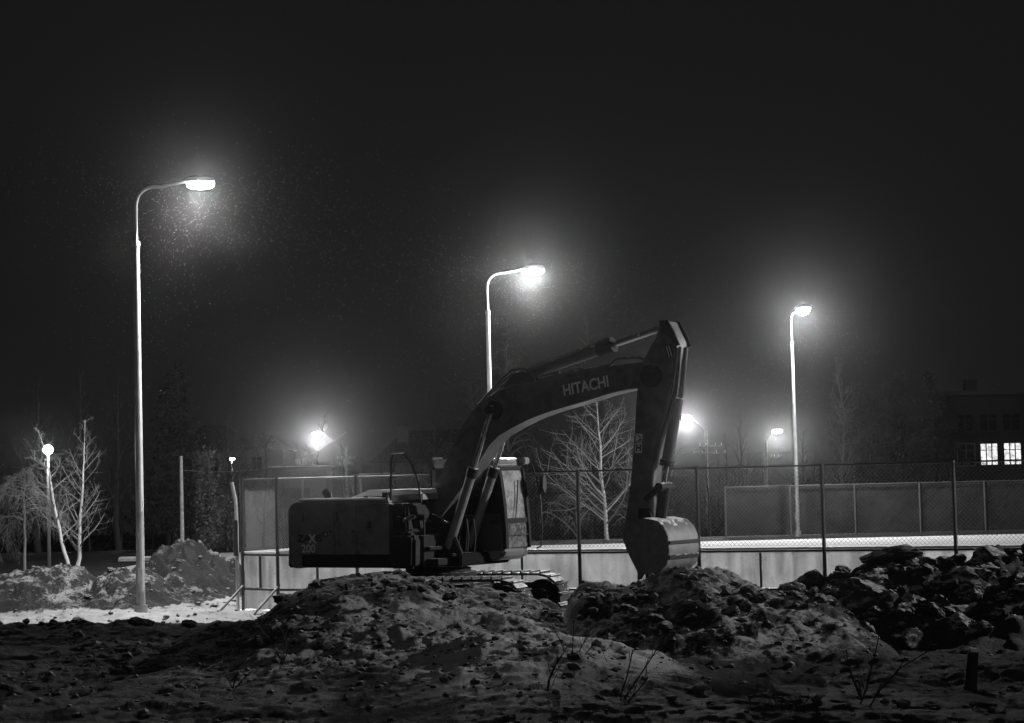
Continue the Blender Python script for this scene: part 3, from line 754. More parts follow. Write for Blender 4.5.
spruce(182, 548, 357, 100, 'tall dark spruce behind the pale post', 2.3, 4)
spruce(168, 548, 366, 106, 'narrower dark spruce left of the pale post', 1.9, 44)
# leafy, ivy-like tree at the left house
def leafy(px, yb, yt, D, label, w, seed, nl=2600, name='leafy_tree', mc=None):
    rg = random.Random(seed); b0 = P(px, yb, D); H = P(px, yt, D).z-b0.z
    tb = MB(); tb.tube([(0, 0, 0), (.1, 0, H*.5), (0, 0, H*.95)], [.1, .07, .01], 8); cb = MB(); lf = MB()
    cl = []
    for k in range(44):
        z = H*rg.uniform(.08, 1); a = rg.uniform(0, 6.28); rr = w*(1-.55*(z/H)**2)*math.sqrt(rg.random())
        cl.append(Vector((cos(a)*rr, sin(a)*rr, z))); tb.tube([(0, 0, max(0, z-.5)), Vector((cos(a)*rr, sin(a)*rr, z))], [.02, .006], 3, cap=False)
    for k in range(nl):
        c = rg.choice(cl)+Vector((rg.gauss(0, .2), rg.gauss(0, .2), rg.gauss(0, .26))); s = rg.uniform(.04, .085)
        n = Vector((rg.uniform(-1, 1), rg.uniform(-1, 1), rg.uniform(-1, 1))).normalized(); u = n.orthogonal().normalized()*s; v = n.cross(u)
        lf.add([c-u, c+v*.6, c+u, c-v*.6], [(0, 1, 2, 3)])
    t = empty(name, b0); tag(t, label, 'tree'); tb.build('trunk', M_darkbark, t); lf.build('crown', mc or M_leaf, t)
leafy(208, 548, 455, 84, 'narrow tree still holding leaves, right of the pale post', .42, 2, 1500)
leafy(227, 552, 500, 88, 'low leafy tree behind the left fence post', .45, 21, 700)
# dark trees at the right in front of and beside the brick building
leafy(905, 545, 378, 128, 'broad dark tree crown left of the brick building', 4.6, 31, 9000, mc=M_needle)
leafy(870, 545, 400, 122, 'dark rounded tree between the pale bare tree and the broad crown', 3.2, 32, 6000, mc=M_needle)
leafy(940, 545, 392, 128, 'dark tree behind the left corner of the brick building', 3.4, 33, 5000, mc=M_needle)
def where(px):
    for lim, w_ in ((30, 'left of the park lamp'), (135, 'between the park lamp and the tall left lamp pole'), (235, 'between the tall left lamp pole and the fence end'), (345, 'behind the tail of the excavator'), (440, 'behind the engine hood and handrail'), (520, 'behind the boom and cab'), (640, 'seen under the raised boom'), (700, 'just behind the arm and bucket'), (800, 'between the arm and the far street lamp'), (870, 'just right of the far street lamp'), (945, 'left of the brick building'), (9999, 'behind the brick building')):
        if px < lim: return w_
# a belt of bare trees beyond the rink: a few kinds, copied
protos = []
for k in range(5):
    rg = random.Random(100+k); H = 9
    tp = [Vector((0, 0, 0)), Vector((rg.uniform(-.2, .2), 0, 3)), Vector((rg.uniform(-.4, .4), 0, 6)), Vector((rg.uniform(-.5, .5), 0, H))]
    protos.append(bare_tree(tp, .13, rg, 26, .36, .72, .18, .12 if k % 2 else 0, .06, 2, {2: 6, 1: 3}))
rg = random.Random(77); made = {}
for k in range(64):
    px_ = -40+k*17.5+rg.uniform(-7, 7); D = rg.uniform(168, 235); w = P(px_, 480, D)
    i = k % 5; g = gz(w.x, D)-.3; s = rg.uniform(.62, 1.12)*(1.2 if 300 < px_ < 700 else 1.0)
    if i not in made:
        t = place_tree('bare_tree', 'bare dark tree in the hazy belt of trees on the skyline', (w.x, D, g), protos[i][0], protos[i][1], M_darkbark, M_darkbark, 'bare trees far beyond the rink'); made[i] = t
    else:
        t = copy_tree(made[i]); t.location = (w.x, D, g)
    t['label'] = 'bare tree on the hazy skyline, '+where(px_)
    t.scale = (s, s, s); t.rotation_euler = (0, 0, rg.uniform(0, 6.28))
rg = random.Random(91)
for k in range(34):
    px_ = (95+k*19+rg.uniform(-8, 8)) if k < 20 else (640+(k-20)*24+rg.uniform(-9, 9)); D = rg.uniform(112, 146); w = P(px_, 480, D)
    if min(abs(px_-c_) for c_ in (317, 687, 777)) < 13: continue
    t = copy_tree(made[k % 5]); t.location = (w.x, D, gz(w.x, D)-.3); s = rg.uniform(.55, .85); t.scale = (s, s, s); t.rotation_euler = (0, 0, rg.uniform(0, 6.28))
    t['label'] = 'dark nearer leafless tree '+where(px_); t['group'] = 'bare trees between the rink and the houses'
# far-off undergrowth that reads as one dark mass
b = MB(); rg = random.Random(8)
for k in range(9000):
    D = rg.uniform(150, 240); x = rg.uniform(-.3, .3)*D; g = -(D-92)*.031
    h = 3.2*(.6+.4*math.sin(x*.25)+.25*math.sin(x*.71+D)); z = g+abs(rg.gauss(0, .5))*h
    s = rg.uniform(.15, .4); n = Vector((rg.uniform(-1, 1), rg.uniform(-1, 1), rg.uniform(-1, 1))).normalized(); u = n.orthogonal().normalized()*s; v = n.cross(u); c = Vector((x, D, z))
    b.add([c-u, c+v*.5, c+u, c-v*.5], [(0, 1, 2, 3)])
o = b.build('undergrowth', M_darkbark); tag(o, 'dark tangle of undergrowth below the far trees', 'undergrowth', kind='stuff')

# slab lying behind the earth banks
A = P(118, 559.5, 78); zb = gz(A.x+.7, 78)
t = empty('concrete_slab', (A.x, 78, zb)); tag(t, 'low concrete slab with snow on it lying behind the left earth banks', 'slab')
b = MB(); b.box(0, 1.6, 0, .7, -.05, .12); st = b.build('slab_body', M_conc, t, bevel=.01); b = MB(); b.box(.02, 1.57, .02, .68, .1205, .16); b.build('snow_layer', M_snow, t, bevel=.015)

# ------------------------------------------------------------------ the excavator
TH = radians(33); PH = radians(19)
EO = P(438, 560, 38.0); EO = Vector((EO.x, 38.0, .18))
ex = empty('excavator', EO, 0); tag(ex, 'dark tracked excavator with raised boom and bucket resting on the earth heap', 'excavator')
ax = Vector((cos(TH), -sin(TH), 0)); ay = Vector((sin(TH), cos(TH), 0))
def Lc(px, py, c):
    """local (forward, up) of a photo point lying in the machine's own vertical plane at sideways offset c"""
    d = ray(px, py); C0 = Vector((0, 0, CAMZ))-EO; t_ = (c-C0.dot(ay))/d.dot(ay); q = C0+d*t_
    return (q.dot(ax), q.z)
def pf(pts, c): return [Lc(x, y, c) for x, y in pts]
def up_part(b, name, m_, parent=None, **k):
    o = b.build(name, m_, parent or ex, **k)
    if parent is None: o.rotation_euler = (0, 0, -TH)
    return o

# undercarriage
def track(yc):
    Lh, Ht, Wt = 2.12, .82, .60; r = Ht/2; zc = r-.02
    pts = []
    n = 12
    for i in range(n+1): a = pi/2-pi*i/n; pts.append((Lh-r+cos(a)*r, zc+sin(a)*r))
    for i in range(n+1): a = -pi/2-pi*i/n; pts.append((-Lh+r+cos(a)*r, zc+sin(a)*r))
    # resample into shoes
    loop = pts+[pts[0]]; seglen = [math.dist(loop[i], loop[i+1]) for i in range(len(loop)-1)]; tot = sum(seglen); ns = 50
    b = MB()
    def at(s):
        s = s % tot
        for i, l in enumerate(seglen):
            if s <= l: u = s/l; return (loop[i][0]*(1-u)+loop[i+1][0]*u, loop[i][1]*(1-u)+loop[i+1][1]*u)
            s -= l
        return loop[-1]
    for k in range(ns):
        s = k*tot/ns; a = Vector(at(s)); c = Vector(at(s+tot/ns*.93)); t_ = (c-a).normalized(); nn = Vector((-t_.y, t_.x))
        b.prism([tuple(a), tuple(c), tuple(c-nn*-.045), tuple(a-nn*-.045)], yc-Wt/2, yc+Wt/2)
        g0 = a+(c-a)*.12; g1 = a+(c-a)*.3; b.prism([tuple(g0+nn*.0451), tuple(g1+nn*.0451), tuple(g1+nn*.085), tuple(g0+nn*.085)], yc-Wt/2+.01, yc+Wt/2-.01)
    o = b.build('track', M_track, ex, smooth=False); o.rotation_euler = (0, 0, -PH)
    f = MB(); f.prism([(-1.6, .12), (1.6, .12), (1.75, .35), (1.55, .66), (-1.55, .66), (-1.75, .35)], yc-.16, yc+.16); f.build('track_frame', M_frame, o, bevel=.03)
    for k in range(7):
        x = -1.35+k*.45; q = MB(); q.tube([(x, yc-.2, .11), (x, yc+.2, .11)], .09, 14); q.build('roller', M_frame, o)
    for x, nm in ((-1.72, 'drive_sprocket'), (1.72, 'idler_wheel')):
        q = MB(); q.tube([(x, yc-.09, zc), (x, yc+.09, zc)], .33, 22); q.tube([(x, yc-.26, zc), (x, yc+.26, zc)], .15, 16); q.build(nm, M_frame, o)
track(-1.1); track(1.1)
b = MB(); b.box(-.9, .9, -.85, .85, .35, .72); o = b.build('undercarriage_frame', M_frame, ex, bevel=.06); o.rotation_euler = (0, 0, -PH)
b = MB(); b.tube([(0, 0, .70), (0, 0, .92)], .72, 32); b.tube([(0, 0, .80), (0, 0, 1.0)], .62, 32); up_part(b, 'slew_ring', M_frame)

ZBt = Lc(340, 567, -1.25)[1]; ZSk = Lc(340, 555, -1.25)[1]; ZTp = Lc(340, 503, -1.25)[1]
def lx(px, c, py=530): return Lc(px, py, c)[0]
X300, X334, X356, X388, X413 = lx(299.5, -1.25), lx(334, -1.25), lx(356, -1.25), lx(388, -1.25), lx(413, -1.25)
XR = X300-.46
# lower deck
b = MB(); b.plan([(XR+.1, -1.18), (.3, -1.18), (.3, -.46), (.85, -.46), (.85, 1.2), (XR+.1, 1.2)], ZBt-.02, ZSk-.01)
up_part(b, 'deck_frame', M_deck_shade, bevel=.03)
# counterweight
def rr_plan(x0, x1, w, r, bulge=.12, k=6):
    pts = [(x1, -w)]
    for i in range(k+1): a = -pi/2-(pi/2)*i/k; pts.append((x0+r+cos(a)*r, -w+r+sin(a)*r))
    pts.append((x0-bulge, 0))
    for i in range(k+1): a = pi-(pi/2)*i/k; pts.append((x0+r+cos(a)*r, w-r+sin(a)*r))
    pts.append((x1, w)); return pts
XW = Lc(288.3, 530, -1.25)[0]; za, zb_ = ZBt-.03, ZTp+.03; rc = .20; pw_ = [(X300-.004, za)]
for i_ in range(9): a_ = -pi/2-pi/2*i_/8; pw_.append((XW+rc+cos(a_)*rc, za+rc+sin(a_)*rc))
for i_ in range(9): a_ = pi-pi/2*i_/8; pw_.append((XW+rc*1.3+cos(a_)*rc*1.3, zb_-rc+sin(a_)*rc))
pw_.append((X300-.004, zb_))
b = MB(); b.prism(pw_, -1.25, 1.25); cwt = up_part(b, 'counterweight', M_paint, bevel=.02, smooth=True)
for yy in (-.6, .6):
    q = MB(); q.tube([(XW+.25, yy, zb_-.02), (XW+.25, yy, zb_+.04)], .05, 12); q.build('lifting_cap', M_frame, cwt)
# engine housing with its side doors
b = MB(); b.box(X300+.01, X388, -1.2, 1.2, ZSk, ZTp-.012); hs = up_part(b, 'engine_housing', M_paint_dark, bevel=.02)
for a_, c_ in ((X300+.006, X334-.006), (X334+.006, X356-.006), (X356+.006, X388)):
    q = MB(); q.box(a_, c_, -1.25, -1.202, ZSk+.005, ZTp-.06); q.build('side_door', M_paint, hs, bevel=.012)
for a_ in (X300+.09, X334+.07):
    q = MB(); q.box(a_, a_+.03, -1.2585, -1.2505, ZTp-.34, ZTp-.16); q.build('door_hinge', M_black, hs)
for a_ in (X334-.12, X356-.10):
    q = MB(); q.box(a_, a_+.07, -1.2585, -1.2505, ZSk+.42, ZSk+.46); q.build('door_handle', M_black, hs, bevel=.003)
q = MB(); q.box(X356+.28, X356+.36, -1.262, -1.251, ZSk+.5, ZSk+.62); q.build('door_latch', M_black, hs)
b = MB(); b.prism([(X300+.003, ZTp-.10), (X388+.02, ZTp-.10), (X388+.02, ZTp+.0), (X388-.05, ZTp+.03), (X300+.003, ZTp+.03)], -1.26, 1.22); tp_ = up_part(b, 'housing_roof', M_paint, bevel=.04, smooth=True)
hx0, hx1 = lx(350, -.7, 500), lx(424, -.7, 500)
b = MB(); b.prism([(hx0, ZTp+.032), (hx1, ZTp+.032), (hx1, ZTp+.14), (hx0+.55, ZTp+.15), (hx0, ZTp+.05)], -.75, .45); hd = up_part(b, 'hood', M_paint, bevel=.04)
b = MB(); b.prism([(hx0+.05, ZTp+.07), (hx1-.03, ZTp+.143), (hx1-.05, ZTp+.225), (hx0+.5, ZTp+.23), (hx0+.05, ZTp+.09)], -.76, .44); b.build('snow_layer', M_snow, hd, bevel=.045, smooth=True)
b = MB(); b.box(XW+.22, X388-.05, -1.235, -.78, ZTp+.022, ZTp+.09); b.build('snow_layer', M_snow, tp_, bevel=.03)
# exhaust, fillers
e0 = Lc(331, 503, -.2); e1 = Lc(325.5, 492.5, -.2)
b = MB(); b.tube([(e0[0], -.2, e0[1]), (e1[0]+.04, -.2, e1[1]-.03), (e1[0]-.02, -.2, e1[1]+.03)], [.075, .075, .07], 14); up_part(b, 'exhaust_pipe', M_black, smooth=True)
f0 = Lc(366, 499, -1.0)
b = MB(); b.tube([(f0[0], -1.0, f0[1]-.08), (f0[0], -1.0, f0[1]+.06)], .04, 10); b.box(f0[0]-.22, f0[0]+.12, -1.03, -.97, f0[1]-.06, f0[1]-.02); up_part(b, 'hood_latch', M_black)
f0 = Lc(387, 502, -1.1); b = MB(); b.box(f0[0]-.06, f0[0]+.07, -1.18, -1.04, f0[1]-.02, f0[1]+.18); up_part(b, 'work_light_box', M_black, bevel=.01)
# tank block in front of the doors
b = MB(); b.box(X388+.004, .12, -1.12, -.38, ZSk, ZTp-.03); up_part(b, 'fuel_tank', M_frame, bevel=.04)
for zz, rr_ in ((.30, .05), (.55, .04)):
    b = MB(); b.tube([(X388+.15, -1.15, ZTp-zz), (X388+.30, -1.17, ZTp-zz-.05), (.15, -1.0, ZTp-zz+.02), (.16, -.6, ZTp-zz)], rr_, 8); up_part(b, 'hydraulic_pipe', M_frame, smooth=True)
ZBx = Lc(403, 533, -1.25)[1]
b = MB(); b.prism([(X388+.006, ZBt-.03), (X413, ZBt-.03), (X413+.02, ZBx-.09), (X413-.05, ZBx), (X388+.006, ZBx)], -1.25, -1.0); up_part(b, 'tool_box', M_frame, bevel=.06, smooth=True)
b = MB(); b.box(.1, X413+.05, -.998, -.40, ZBt, ZBx-.06); b.box(X413+.052, X413+.30, -.90, -.42, ZBt+.02, ZBt+.14); b.box(X413+.052, X413+.16, -.95, -.42, ZBt+.30, ZBt+.36); up_part(b, 'access_steps', M_step, bevel=.012)
# handrails
hA = Lc(391, 500, -1.15); hB = Lc(391, 459, -1.15); hC = Lc(393, 454.5, -1.15); hD = Lc(404, 453.5, -1.15); hE = Lc(411, 463, -1.1); hF = Lc(418, 480, -1.05); hG = Lc(421, 502, -1.0)
b = MB(); b.tube([(hA[0], -1.15, hA[1]), (hB[0], -1.15, hB[1]), (hC[0], -1.15, hC[1]), (hD[0], -1.15, hD[1]), (hE[0], -1.1, hE[1]), (hF[0], -1.05, hF[1]), (hG[0], -1.0, hG[1])], .021, 8); up_part(b, 'handrail', M_black, smooth=True)
g0 = Lc(424, 515, -.95); g1 = Lc(424.5, 557, -.95)
b = MB(); b.tube([(g0[0]-.1, -.95, g0[1]), (g0[0], -.95, g0[1]), (g1[0], -.95, g1[1])], .018, 8); up_part(b, 'handrail', M_black, smooth=True)

# writing
def text(body, x, z, size, m_, y=-1.2535, rot=0, bold=.012, parent=None, sx=1.0, spacing=1.0):
    cu = bpy.data.curves.new('lettering', 'FONT'); cu.body = body; cu.size = size; cu.extrude = .0015; cu.offset = bold*size; cu.space_character = spacing
    cu.materials.append(m_); o = bpy.data.objects.new('lettering', cu); COL.objects.link(o)
    bpy.context.view_layer.update()
    me = bpy.data.meshes.new_from_object(o.evaluated_get(bpy.context.evaluated_depsgraph_get()))
    bpy.data.objects.remove(o); o = bpy.data.objects.new('lettering', me); COL.objects.link(o)
    me.materials.clear(); me.materials.append(m_)
    o.location = (x, y, z); o.rotation_euler = (pi/2, -rot, 0); o.scale = (sx, 1, 1); o.parent = parent
    return o
x_, z_ = Lc(297.8, 541.8, -1.25)
tsz = (Lc(310, 535, -1.25)[1]-Lc(310, 542, -1.25)[1])/.70
lw = lx(322, -1.25)-x_
t1 = text('ZA', x_, z_, tsz, M_decal_dark, bold=.03, parent=hs, sx=1.22)
t2 = text('X', x_+lw*.45, z_-.02, tsz*1.22, M_white, bold=.03, parent=hs, sx=1.1)
t3 = text('IS', x_+lw*.73, z_, tsz, M_decal_dark, bold=.03, parent=hs, sx=1.22)
x_, z_ = Lc(301.5, 552.5, -1.25)
t4 = text('200', x_, z_, tsz*1.15, M_white, bold=.005, parent=hs, sx=1.05)
x_, z_ = Lc(323.5, 535, -1.25)
q = MB(); q.box(x_-.02, x_+.10, -1.2545, -1.2515, z_-.03, z_+.06); q.build('badge', M_decal_dark, hs)
q = MB(); q.box(x_+.03, x_+.075, -1.2565, -1.2548, z_-.01, z_+.035); q.build('badge', M_white, hs)

# cab, on the far (left) side of the machine
CR, CL = .49, 1.38
ctr = Lc(431, 459.5, CR)
ZC0 = Lc(500, 561, CR)[1]; ZC1 = Lc(500, 457.5, CR)[1]
xr = ctr[0]
up_ = pf([(496.6, 467), (498.6, 478), (500.6, 492), (502.3, 506), (503.4, 518.5)], CR)
lo_ = pf([(503.6, 520.5), (504.4, 532), (504.8, 548)], CR)
ZCt = up_[0][1]; ZCm = up_[-1][1]; ZCl = lo_[-1][1]; xft, xfm, xfb = up_[0][0], up_[-1][0], lo_[-1][0]
cab = empty('cab', (0, 0, 0), -TH); cab.parent = ex
b = MB()
b.prism([(xr, ZCt), (xft+.02, ZCt), (xft+.06, ZCt+.05), (xft-.0, ZC1-.03), (xft-.2, ZC1), (xr+.1, ZC1), (xr, ZC1-.06)], CR-.01, CL+.02); b.build('cab_roof', M_paint, cab, bevel=.04, smooth=True, seg=3)
b = MB(); b.prism([(xr, ZC0), (xfb-.26, ZC0), (xfb-.12, ZC0+.03), (xfb-.02, ZC0+.12), (xfb+.02, ZCl-.02), (xr, ZCl-.02)], CR, CL); b.build('cab_base', M_paint, cab, bevel=.05, smooth=True, seg=3)
b = MB(); b.box(xr+.005, xr+.08, CR+.01, CL-.01, ZCl-.02, ZCt); b.build('rear_wall', M_paint_dark, cab)
zs_ = ZCl+.62
front = lo_[::-1]+up_[::-1]
def offs(pl, d): return [(x+d, z) for x, z in pl]
for y0, y1 in ((CR+.002, CR+.105), (CL-.098, CL-.002)):
    b = MB(); b.box(xr+.081, xfb-.09, y0, y1, ZCl-.019, zs_); b.build('side_panel', M_paint_dark, cab)
    b = MB(); fr = [(xfb, ZCl-.018)]+front[1:-1]+[(xft, ZCt+.001)]; b.prism(offs(fr, .035)+offs(fr, -.05)[::-1], y0, y1); b.build('front_pillar', M_frame, cab, bevel=.008)
    b = MB(); b.box(xr+.62, xr+.70, y0, y1, zs_+.001, ZCt+.001); b.box(xr+.02, xr+.1, y0, y1, zs_+.001, ZCt+.001); b.build('rear_pillar', M_paint_dark, cab)
    b = MB(); b.prism([(xr+.705, zs_+.002), (xfm-.055, zs_+.002), (xft-.055, ZCt-.002), (xr+.705, ZCt-.002)], y0+.015, y0+.022); b.build('side_window', M_sideglass, cab)
b = MB(); b.prism(offs(up_, .012)+offs(up_, .002)[::-1], CR+.11, CL-.10); ws = b.build('windscreen', M_glass, cab)
b = MB(); b.prism(offs(lo_, .010)+offs(lo_, .0)[::-1], CR+.11, CL-.10); b.build('lower_windscreen', M_lowglass, cab)
b = MB(); b.box(xfm-.03, xfm+.04, CR+.107, CL-.10, ZCm-.09, ZCm+.0); b.build('window_bar', M_frame, cab)
b = MB(); b.box(xft-.02, xft+.03, CR+.107, CL-.10, ZCt-.07, ZCt-.001); b.build('window_header', M_frame, cab)
b = MB(); b.tube([(xfb+.03, CR+.08, ZCm-.32), (xfb+.03, CL-.08, ZCm-.32)], .012, 6); b.build('guard_bar', M_black, cab)
b = MB(); w0 = Vector((xfm+.05, CR+.35, ZCm)); w1 = Vector((up_[2][0]+.05, CR+.5, up_[2][1])); b.tube([w0, w1], .010, 5); b.tube([w1+Vector((.02, -.05, -.22)), w1+Vector((-.01, .05, .22))], .012, 5); b.build('wiper', M_black, cab)
# seat and levers inside
b = MB(); b.box(xr+.55, xr+1.05, .5, .98, ZCl+.28, ZCl+.42); b.build('seat', M_black, cab, bevel=.04)
b = MB(); b.prism([(xr+.45, ZCl+.42), (xr+.6, ZCl+.42), (xr+.5, ZCl+1.1), (xr+.38, ZCl+1.1)], .52, .96); b.build('seat_backrest', M_black, cab, bevel=.04)
b = MB(); b.tube([(xfb-.35, .62, ZCl), (xfb-.28, .62, ZCl+.55)], .018, 6); b.tube([(xfb-.35, .8, ZCl), (xfb-.28, .8, ZCl+.55)], .018, 6); b.box(xfb-.3, xfb-.12, .45, .98, ZCl+.45, ZCl+.6); b.build('control_levers', M_black, cab)
# roof lamp, mirror and front rail
f0 = Lc(524, 459, CL)
b = MB(); b.box(f0[0]-.1, f0[0]+.12, CL-.16, CL+.02, f0[1]-.1, f0[1]+.03); b.build('work_lamp', M_paint, cab, bevel=.02)
rp = [(522, 459), (527, 458), (532, 465), (537, 480), (540.5, 500), (542, 530), (541, 546), (537, 548)]
b = MB(); b.tube([(Lc(x, y, CL+.05)[0], CL+.05, Lc(x, y, CL+.05)[1]) for x, y in rp], .017, 8); b.build('mirror_rail', M_black, cab, smooth=True)
mc = Lc(543, 483, CL+.12); mt_ = Lc(543, 474, CL+.12)[1]; mb_ = Lc(543, 493, CL+.12)[1]
b = MB(); pts = []
for i in range(14):
    a = 2*pi*i/14; pts.append((CL+.12+cos(a)*.075, (mt_+mb_)/2+sin(a)*(mt_-mb_)/2))
n = len(pts); b.add([(mc[0]-.04, y, z) for y, z in pts]+[(mc[0]+.04, y, z) for y, z in pts], [tuple(range(n)), tuple(range(2*n-1, n-1, -1))]+[(i, i+n, (i+1) % n+n, (i+1) % n) for i in range(n)])
b.tube([(mc[0], CL+.05, mb_-.0), (mc[0]-.1, CL+.05, mb_-.02)], .012, 6)
b.build('mirror', M_black, cab, bevel=.01)
b = MB(); b.box(xr-.04, xr+.06, CR-.03, CR+.3, ZC1-.2, ZC1+.04); b.box(xr-.02, xr, CR-.02, CR+.2, ZC1-.75, ZC1-.2); b.build('rear_window_frame', M_black, cab)

# boom (middle plane), near face offset -.3
bw = .23
outer = [(424, 528), (424, 512), (430, 497), (440, 473), (450, 451), (460, 429), (470, 413), (485, 399), (500, 390), (520, 384), (545, 378.5), (575, 373), (600, 368), (625, 364), (642, 362), (655, 366), (661, 377), (656, 386)]
inner = [(640, 388), (621, 390.6), (604, 395), (586, 401), (568, 406), (551, 411), (538, 415.5), (527, 420), (513, 427), (498, 436), (489, 445), (482, 456), (474, 469), (462, 487), (450, 503), (440, 518), (436, 530), (430, 534)]
pr = pf(outer+inner, -bw)
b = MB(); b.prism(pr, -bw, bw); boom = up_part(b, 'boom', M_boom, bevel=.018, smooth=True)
# welded flange lines, foot bracket
b = MB(); q0 = Lc(431, 527, -.3); b.tube([(q0[0], -.42, q0[1]), (q0[0], .42, q0[1])], .13, 18); up_part(b, 'boom_foot_pin', M_frame)
b = MB(); b.prism([(q0[0]-.35, ZSk-.005), (q0[0]+.75, ZSk-.005), (q0[0]+.5, q0[1]+.05), (q0[0]+.1, q0[1]+.25), (q0[0]-.15, q0[1]+.2)], -.40, -.31)
b.prism([(q0[0]-.35, ZSk-.005), (q0[0]+.75, ZSk-.005), (q0[0]+.5, q0[1]+.05), (q0[0]+.1, q0[1]+.25), (q0[0]-.15, q0[1]+.2)], .31, .40); up_part(b, 'boom_bracket', M_frame, bevel=.02)
# HITACHI lettering on boom near face
p0 = Lc(563.5, 396, -bw); p1_ = Lc(608.5, 386.3, -bw); rot = math.atan2(p1_[1]-p0[1], p1_[0]-p0[0]); Ln = math.dist(p0, p1_)
hsz = (Lc(585, 380, -bw)[1]-Lc(585, 391, -bw)[1])/.70
cu = text('HITACHI', p0[0], p0[1], hsz, M_white, y=-bw-.003, rot=rot, bold=.022, parent=boom)
bpy.context.view_layer.update()
wdt = max(v[0] for v in cu.bound_box)-min(v[0] for v in cu.bound_box)
cu.scale = (Ln/wdt, 1, 1)
# boom pin boss
q0 = Lc(492, 410, -.34)
b = MB(); b.tube([(q0[0], -.47, q0[1]), (q0[0], .46, q0[1])], .08, 20); b.tube([(q0[0], -.295, q0[1]), (q0[0], .295, q0[1])], .17, 24); up_part(b, 'cylinder_boss', M_frame, smooth=True)
boss = q0
# boom cylinders
ft = Lc(447, 553, -.35); jt = Lc(471, 470, -.35)
for s in (-1, 1):
    y = .35*s
    F0 = Vector((ft[0], y, ft[1])); T0 = Vector((boss[0], y, boss[1])); dd = (T0-F0).normalized(); Lb = math.dist(ft, jt)
    J = F0+dd*Lb
    b = MB(); b.tube([F0, F0+dd*.12, J], [.08, .09, .09], 16); cyl = up_part(b, 'boom_cylinder', M_paint, smooth=True)
    b = MB(); b.tube([J-dd*.12, J+dd*.06], .108, 16); b.build('cylinder_gland', M_frame, cyl, smooth=True)
    b = MB(); b.tube([J+dd*.06, T0], .052, 14); b.build('cylinder_rod', M_chrome, cyl, smooth=True)
    b = MB(); b.tube([F0-Vector((0, .09, 0)), F0+Vector((0, .09, 0))], .12, 14); b.build('cylinder_foot', M_frame, cyl)
b = MB(); b.box(ft[0]-.15, ft[0]+.3, -.55, .55, ZSk-.004, ft[1]-.08); up_part(b, 'cylinder_mount', M_frame, bevel=.03)
# hoses by the boom foot
for k in range(2):
    y = -.12+.16*k; x = ft[0]+.1+.05*k
    b = MB(); b.tube([(x, y, ZSk), (x+.03, y, ZSk+.35), (x+.1, y, ZSk+.62), (x+.2, y, ZSk+.62), (x+.24, y, ZSk+.3), (x+.2, y, ZSk)], .018, 6); up_part(b, 'hydraulic_hose', M_black, smooth=True)
# arm (stick), narrower
aw = .2
arm_near = [(659.5, 322), (666.5, 321), (671, 330), (677, 343), (675, 362), (672, 385), (666, 410), (658, 440), (652, 466), (649, 490), (648, 520), (640, 536), (627, 537), (625, 520), (630, 486), (634, 440), (636, 400), (638, 380), (643, 361), (650, 347), (656, 337)]
pr = pf(arm_near, -aw)
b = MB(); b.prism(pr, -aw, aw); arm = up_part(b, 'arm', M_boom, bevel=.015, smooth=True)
# arm head cheek plates + ridge
b = MB(); b.prism(pf([(659.5, 320.5), (668, 320), (674, 331), (680, 345), (675.5, 346), (668, 334), (662, 333)], -aw-.02), -aw-.035, -aw-.002)
b.prism(pf([(659.5, 320.5), (668, 320), (674, 331), (680, 345), (675.5, 346), (668, 334), (662, 333)], -aw-.02), aw+.002, aw+.035); b.build('arm_head_plate', M_frame, arm)
# hazard-like stripes
for k in range(3):
    xa, ya = 664.5+k*2.3, 347.5-k*1.2
    q = MB(); q.prism(pf([(xa, ya), (xa+1.5, ya-.9), (xa+4.4, ya+9), (xa+2.9, ya+10.4)], -aw), -aw-.004, -aw-.0015); q.build('stripe', M_decal_dark, arm)
for k in range(2):
    xa, ya = 665.8+k*2.3, 347.0-k*1.2
    q = MB(); q.prism(pf([(xa+.4, ya), (xa+1.1, ya-.4), (xa+4.0, ya+9.4), (xa+3.3, ya+9.9)], -aw), -aw-.0065, -aw-.0042); q.build('stripe', M_white, arm)
# decals
for (xa, ya, xb, yb) in ((636.0, 433.6, 642.8, 441.6), (635.4, 442.6, 642.2, 453)):
    q = MB(); q.prism(pf([(xa, ya), (xb, ya), (xb-.5, yb), (xa-.5, yb)], -aw), -aw-.004, -aw-.0015); dc = q.build('decal', M_white, arm)
q = MB(); q.prism(pf([(636.8, 440.6), (641.6, 440.6), (641.8, 438.5)], -aw), -aw-.007, -aw-.0045)
q.prism(pf([(637.0, 434.6), (638.2, 434.6), (641.8, 437.8), (640.5, 438.0)], -aw), -aw-.007, -aw-.0045); q.build('decal_mark', M_decal_dark, arm)
q = MB(); q.prism(pf([(636.6, 444.2), (637.8, 444.2), (637.3, 451.5), (636.1, 451.5)], -aw), -aw-.007, -aw-.0045)
q.prism(pf([(640.2, 444.2), (641.4, 444.2), (640.9, 451.5), (639.7, 451.5)], -aw), -aw-.007, -aw-.0045); q.prism(pf([(637.8, 447), (640.0, 447), (639.9, 448.6), (637.6, 448.6)], -aw), -aw-.007, -aw-.0045); q.build('decal_mark', M_decal_dark, arm)
# forward plate edges of the arm (two pale ribs added to draw their rim highlight)
b = MB(); rb = pf([(676.5, 348), (674.5, 366), (671.3, 388), (665.6, 411), (657.5, 441), (651.3, 467)], -aw)
for yy in (-aw+.02, aw-.02): b.tube([(x+.012, yy, z) for x, z in rb], .018, 6); b.build('arm_edge_highlight', M_steel, arm)
# arm pivot
q0 = Lc(648, 376, -.36); b = MB(); b.tube([(q0[0], -.33, q0[1]), (q0[0], .33, q0[1])], .11, 20); b.tube([(q0[0], -.29, q0[1]), (q0[0], .29, q0[1])], .2, 26); up_part(b, 'arm_pivot', M_frame, smooth=True)
